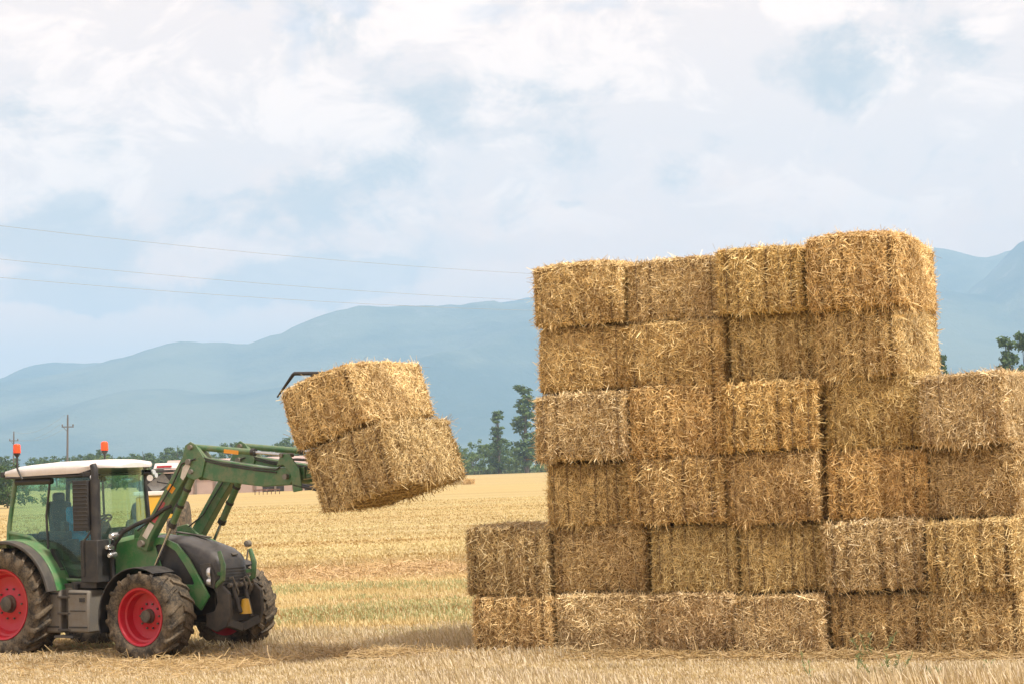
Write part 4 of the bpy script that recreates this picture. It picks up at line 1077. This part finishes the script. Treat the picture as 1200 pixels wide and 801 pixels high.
# ---------------------------------------------------------------- farm building behind the field
def px_at(px, py, dist):
    d = direction(px, py); return Vector((0, 0, CAMZ)) + d * (dist / d.y)
PINK = simple('pink_wall_render', (.42, .31, .265), .9, .6, .2); PROOF = simple('pale_red_roof', (.46, .33, .29), .9, .5, .2); DARK = simple('opening_shade', (.03, .025, .02), .9); WOODP = simple('grey_post', (.20, .16, .13), .9)
D = 300; a = px_at(196, 560, D); b = px_at(402, 553, D)
bd = empty('farm_building', ((a.x + b.x) / 2, D, 0)); tag(bd, 'long low pink farm building with pale red roof behind the loader arms', 'building')
Lb = b.x - a.x
mb = MB(); mb.box((0, 4, 1.55), (Lb, 8, 3.1)); mb.build('wall', PINK, bd)
mb = MB(); mb.prism([(-Lb / 2 - .5, 0), (Lb / 2 + .5, 0), (Lb / 2 + .5, .18), (-Lb / 2 - .5, .18)], 0, 1)
rf = MB(); h0, h1 = 3.1, 4.75
V = [(-Lb / 2 - .5, -.6, h0), (Lb / 2 + .5, -.6, h0), (Lb / 2 + .5, 4, h1), (-Lb / 2 - .5, 4, h1), (Lb / 2 + .5, 8.6, h0), (-Lb / 2 - .5, 8.6, h0)]
V2 = [(x, y, z + .15) for x, y, z in V]
rf.v = V + V2; rf.f = [(0, 1, 2, 3), (3, 2, 4, 5), (6, 9, 8, 7), (9, 11, 10, 8), (0, 6, 7, 1), (5, 4, 10, 11), (0, 3, 9, 6), (3, 5, 11, 9), (1, 7, 8, 2), (2, 8, 10, 4)]
rf.build('roof', PROOF, bd, smooth=0)
gb = MB()
for sx in (-1, 1): gb.v += [(sx * (Lb / 2 - .02), 0, 3.1), (sx * (Lb / 2 - .02), 8, 3.1), (sx * (Lb / 2 - .02), 4, 4.7)]
gb.f = [(0, 1, 2), (3, 5, 4)]; gb.build('gable', PINK, bd, smooth=0)
for i in range(9):
    x = -Lb / 2 + 1.2 + i * (Lb - 2.4) / 8
    mb = MB(); mb.box((x, -.12, 1.5), (.28, .22, 3.0)); mb.build('post', WOODP, bd)
for x0, w_, h_ in ((-4.0, 2.4, 2.2), (2.5, 3.0, 1.6), (7.5, 1.2, 2.0)):
    mb = MB(); mb.box((x0, -.02, h_ / 2), (w_, .06, h_)); mb.build('doorway', DARK, bd)  # flat panel whose dark colour stands for the shade inside the doorway
# low dark harrow parked by the wall
c = px_at(313, 572, 262); hr = empty('harrow', (c.x, 262, 0)); tag(hr, 'low rusty harrow standing on the field edge below the loader arm', 'harrow')
RUST = simple('rust', (.16, .08, .05), .9, 3)
mb = MB(); mb.bar((-1.6, 0, .6), (1.6, 0, .6), .12, .12); mb.bar((-1.4, .8, .55), (1.4, .8, .55), .12, .12); mb.bar((0, -1.2, .5), (0, .8, .62), .14, .14); mb.build('frame', RUST, hr)
for i in range(7):
    mb = MB(); xx = -1.5 + i * .5; mb.tube([(xx, 0, .6), (xx, .12, .3), (xx, 0, 0)], .05, 6); mb.build('tine', RUST, hr)

# ---------------------------------------------------------------- second machine (yellow) behind the green tractor
D = 80; c = px_at(184, 600, D)
ym = empty('yellow_tractor', (c.x, D, 0), R_(-90)); tag(ym, 'yellow farm machine with twin round lamps, half hidden behind the green tractor', 'tractor')
mb = MB(); mb.box((.3, 0, 1.45), (1.8, 1.15, .95)); mb.build('bonnet', YELLOW, ym, .06)
mb = MB(); mb.box((.1, 0, 2.03), (2.3, 1.3, .14)); mb.build('white_ledge', WHITE, ym, .02)
mb = MB(); mb.box((-.3, 0, 2.42), (1.2, 1.25, .62)); mb.build('cab', BLACKP, ym, .04)
mb = MB(); mb.box((.31, .15, 2.38), (.02, .75, .46), Matrix.Rotation(R_(35), 4, 'X')); mb.build('windscreen', painted('grey_windscreen', (.20, .20, .19), .25, dust=.2), ym, .01)
mb = MB(); mb.box((-.2, 0, 2.83), (1.5, 1.5, .10)); mb.build('lamp_rail', BLACKP, ym, .01)
mb = MB(); mb.box((-.4, .35, 3.02), (1.2, .85, .22), taper=.85); rfy = mb.build('roof', WHITE, ym, .03)
mb = MB(); mb.box((.203, .35, 3.0), (.012, .55, .07)); mb.build('red_stripe', RED, rfy)
for yy in (-.42, -.16):
    mb = MB(); mb.tube([(.30, yy, 2.60), (.40, yy, 2.60)], [.12, .12], 16); mb.build('headlight', LAMP, ym)
for sx, R__, yo in ((-.9, .85, .85), (1.0, .55, .75)):
    for s in (-1, 1):
        mb = MB(); mb.lathe_y([(.001, -.2), (R__ * .6, -.2), (R__ * .95, -.18), (R__, -.1), (R__, .1), (R__ * .95, .18), (R__ * .6, .2), (.001, .2)], (sx, s * yo, R__), 24); mb.build('wheel', TYRE, ym, fixn=False)

# ---------------------------------------------------------------- poles and wires
WOOD = simple('pole_wood', (.13, .12, .12), .9); WIRE = simple('wire', (.30, .31, .33), .6)
def pole(px, ytop, D, lab):
    c = px_at(px, 560, D); top = px_at(px, ytop, D).z
    r = empty('utility_pole', (c.x, D, 0)); tag(r, lab, 'utility pole', 'utility poles behind the tractor'); r.rotation_euler = (0, R_(1.9), 0)
    mb = MB(); mb.tube([(0, 0, -.3), (0, 0, top)], [.18, .12], 10); mb.build('post', WOOD, r)
    mb = MB(); mb.box((0, 0, top - 1.4), (1.7, .14, .14)); mb.bar((-.6, 0, top - 1.45), (0, 0, top - 2.1), .06, .06); mb.build('crossarm', WOOD, r)
    for x in (-.75, 0, .75):
        mb = MB(); z = top - 1.33 if x else top; mb.tube([(x, 0, z), (x, 0, z + .12), (x, 0, z + .26), (x, 0, z + .34)], [.05, .12, .10, .04], 8); mb.build('insulator', simple('glass_insulator', (.12, .12, .13), .3) if x == -.75 else WOOD, r)
    return Vector((c.x, D, 0)), top
p1, t1 = pole(78, 488, 300, 'nearer grey utility pole with crossarm rising behind the cab roof')
p2, t2 = pole(15, 507, 395, 'farther and shorter-looking utility pole at the left edge')
def wire(name, A_, B_, sag, r, lab, grp, n=60):
    pts = []
    for i in range(n + 1):
        k = i / n; p = A_.lerp(B_, k); p.z -= sag * 4 * k * (1 - k); pts.append(p)
    mb = MB(); mb.tube(pts, r, 5); o = mb.build(name, WIRE); tag(o, lab, 'wire', grp); return o
for k_, (dx, dz, nm) in enumerate(((-.75, -1.0, 'left'), (0, .3, 'top'), (.75, -1.0, 'right'))):
    A_ = Vector((p1.x + dx, p1.y, t1 + dz)); B_ = Vector((p2.x + dx, p2.y, t2 + dz))
    wire('pole_wire', A_, B_, 1.2, .012, f'thin wire between the two utility poles, on the {nm} insulators', 'wires on the utility poles', 20)
for i, (ya, yb, yc) in enumerate(((265, 296, 318), (303, 330, 348), (323, 345, 358))):
    A_ = px_at(-330, ya - (yb - ya) * 1.35, 110 + i * 2); B_ = px_at(960, yc + 2 - 3 * i + 6, 230 + i * 2)
    # sag so that the wire passes its middle point
    # height at px 0,310,620 fitted through the sag amount
    wire('power_line', A_, B_, 1.6, .012, ('highest of the three long power lines crossing the sky at left', 'middle one of the three long power lines crossing the sky', 'lowest of the three long power lines, just above the ridge')[i], 'power lines across the sky', 90)

# ---------------------------------------------------------------- mountains
def mountains():
    prof = [(-900, 500), (-500, 470), (-200, 458), (0, 447), (30, 441), (70, 437), (120, 424), (160, 412), (210, 399), (250, 400), (290, 401), (330, 387), (370, 370), (400, 361), (425, 356), (460, 358), (500, 355), (535, 357), (560, 352), (580, 350), (600, 355), (630, 352), (700, 345),
            (800, 330), (900, 320), (1000, 322), (1080, 335), (1130, 345), (1160, 325), (1200, 284), (1240, 268), (1300, 262), (1450, 270), (1700, 290), (2100, 330)]
    prof2 = [(-900, 440), (-400, 440), (-50, 452), (0, 443), (30, 429), (60, 424), (90, 426), (130, 424), (200, 430), (300, 410), (400, 390), (500, 370), (700, 335), (900, 300), (1050, 285), (1105, 290), (1130, 295), (1155, 303), (1180, 296), (1250, 280), (1500, 260), (2100, 300)]
    m, t = new_mat('mountain_forest'); pos = t.node('ShaderNodeNewGeometry').outputs['Position']
    n = t.noise(t.node('ShaderNodeMapping', inp={0: pos, 'Scale': (.0012, .0012, .003)}).outputs[0], 1.0, 8, .65); n2 = t.noise(t.node('ShaderNodeMapping', inp={0: pos, 'Scale': (.01, .01, .01)}).outputs[0], 1.0, 5, .7)
    z = t.node('ShaderNodeSeparateXYZ', inp={0: pos}).outputs[2]
    c = t.mix(t.rng(n, .4, .62), (.02, .045, .035), (.115, .13, .085))
    c = t.mix(t.math('MULTIPLY', t.rng(n2, .55, .72), t.rng(z, 350, 650, .15, .8)), c, (.24, .23, .21))
    c = t.mix(t.math('MULTIPLY', t.rng(n2, .735, .76), t.rng(z, 480, 620)), c, (.8, .8, .8))
    finish(t, c, .95, 0, n2, .6, 30, spec=.1)
    for (pf, Y0, depth, foot, seed) in ((prof, 7600., 1500., 2400., 5), (prof2, 8500., 1500., 1400., 8)):
        r = np.random.default_rng(seed); NX, NY = 260, 90
        X = np.linspace(-5200, 5200, NX); Yv = np.linspace(Y0 - foot, Y0 + depth, NY)
        hs = []
        for x in X:
            # find the profile column for this x on the ridge line
            best = None
            ppx = 600 + 2500 * x / Y0
            yy = np.interp(ppx, [p_[0] for p_ in pf], [p_[1] for p_ in pf]); hs.append(max(60, px_at(ppx, yy, Y0).z))
        hs = np.array(hs)
        # pixel column -> x uses the roll, correct once
        XX, YY = np.meshgrid(X, Yv, indexing='xy')
        fn = vnoise(r, 50, 1, 12); fr = vnoise(r, 30, 1, 6)
        s = (YY - Y0) ; e = np.where(s < 0, np.clip(1 + s / foot, 0, 1), np.clip(1 - s / depth, 0, 1)); e = e * e * (3 - 2 * e) * .55 + e * .45
        P_ = np.stack([XX.ravel() / 900, YY.ravel() / 1500, np.zeros(XX.size)], 1)
        spur = (1 - np.abs(fr(P_))).reshape(XX.shape); nz = fn(P_).reshape(XX.shape)
        H_ = hs[None, :] * e
        H_ += (spur * 95 + nz * 50 - 55) * np.clip(e, 0, 1) * np.clip((1 - e) * 3, 0, 1) * (hs[None, :] / 400)
        H_ += (r.normal(0, 1, (1, NX)) * 2.0) * e
        H_ = np.maximum(H_, -5) - 6 * (e < .02)
        V = np.stack([XX.ravel(), YY.ravel(), H_.ravel()], 1)
        id_ = np.arange(NX * NY).reshape(NY, NX); Q = np.stack([id_[:-1, :-1], id_[:-1, 1:], id_[1:, 1:], id_[1:, :-1]], -1).reshape(-1, 4)
        o = bpy.data.objects.new('mountains' if seed == 5 else 'far_mountains', np_mesh('mountains', V, Q, m, True)); link(o); tag(o, kind='structure')
mountains()

# ---------------------------------------------------------------- air
HZ = 880.0
mb = MB(); mb.box((0, 5500, (HZ - 8) / 2 - 4), (34000, 18000, HZ + 8))
hm = bpy.data.materials.new('haze'); hm.use_nodes = True; t = NT(hm.node_tree)
pv = t.node('ShaderNodeVolumePrincipled', inp={'Color': (.45, .69, 1.0, 1), 'Density': 1.75e-4, 'Anisotropy': 0.0})
t.node('ShaderNodeOutputMaterial', inp={'Volume': pv.outputs[0]})
hz = mb.build('haze', hm, None, smooth=0); tag(hz, 'thin blue summer haze over the plain and mountains', 'haze', kind='stuff')
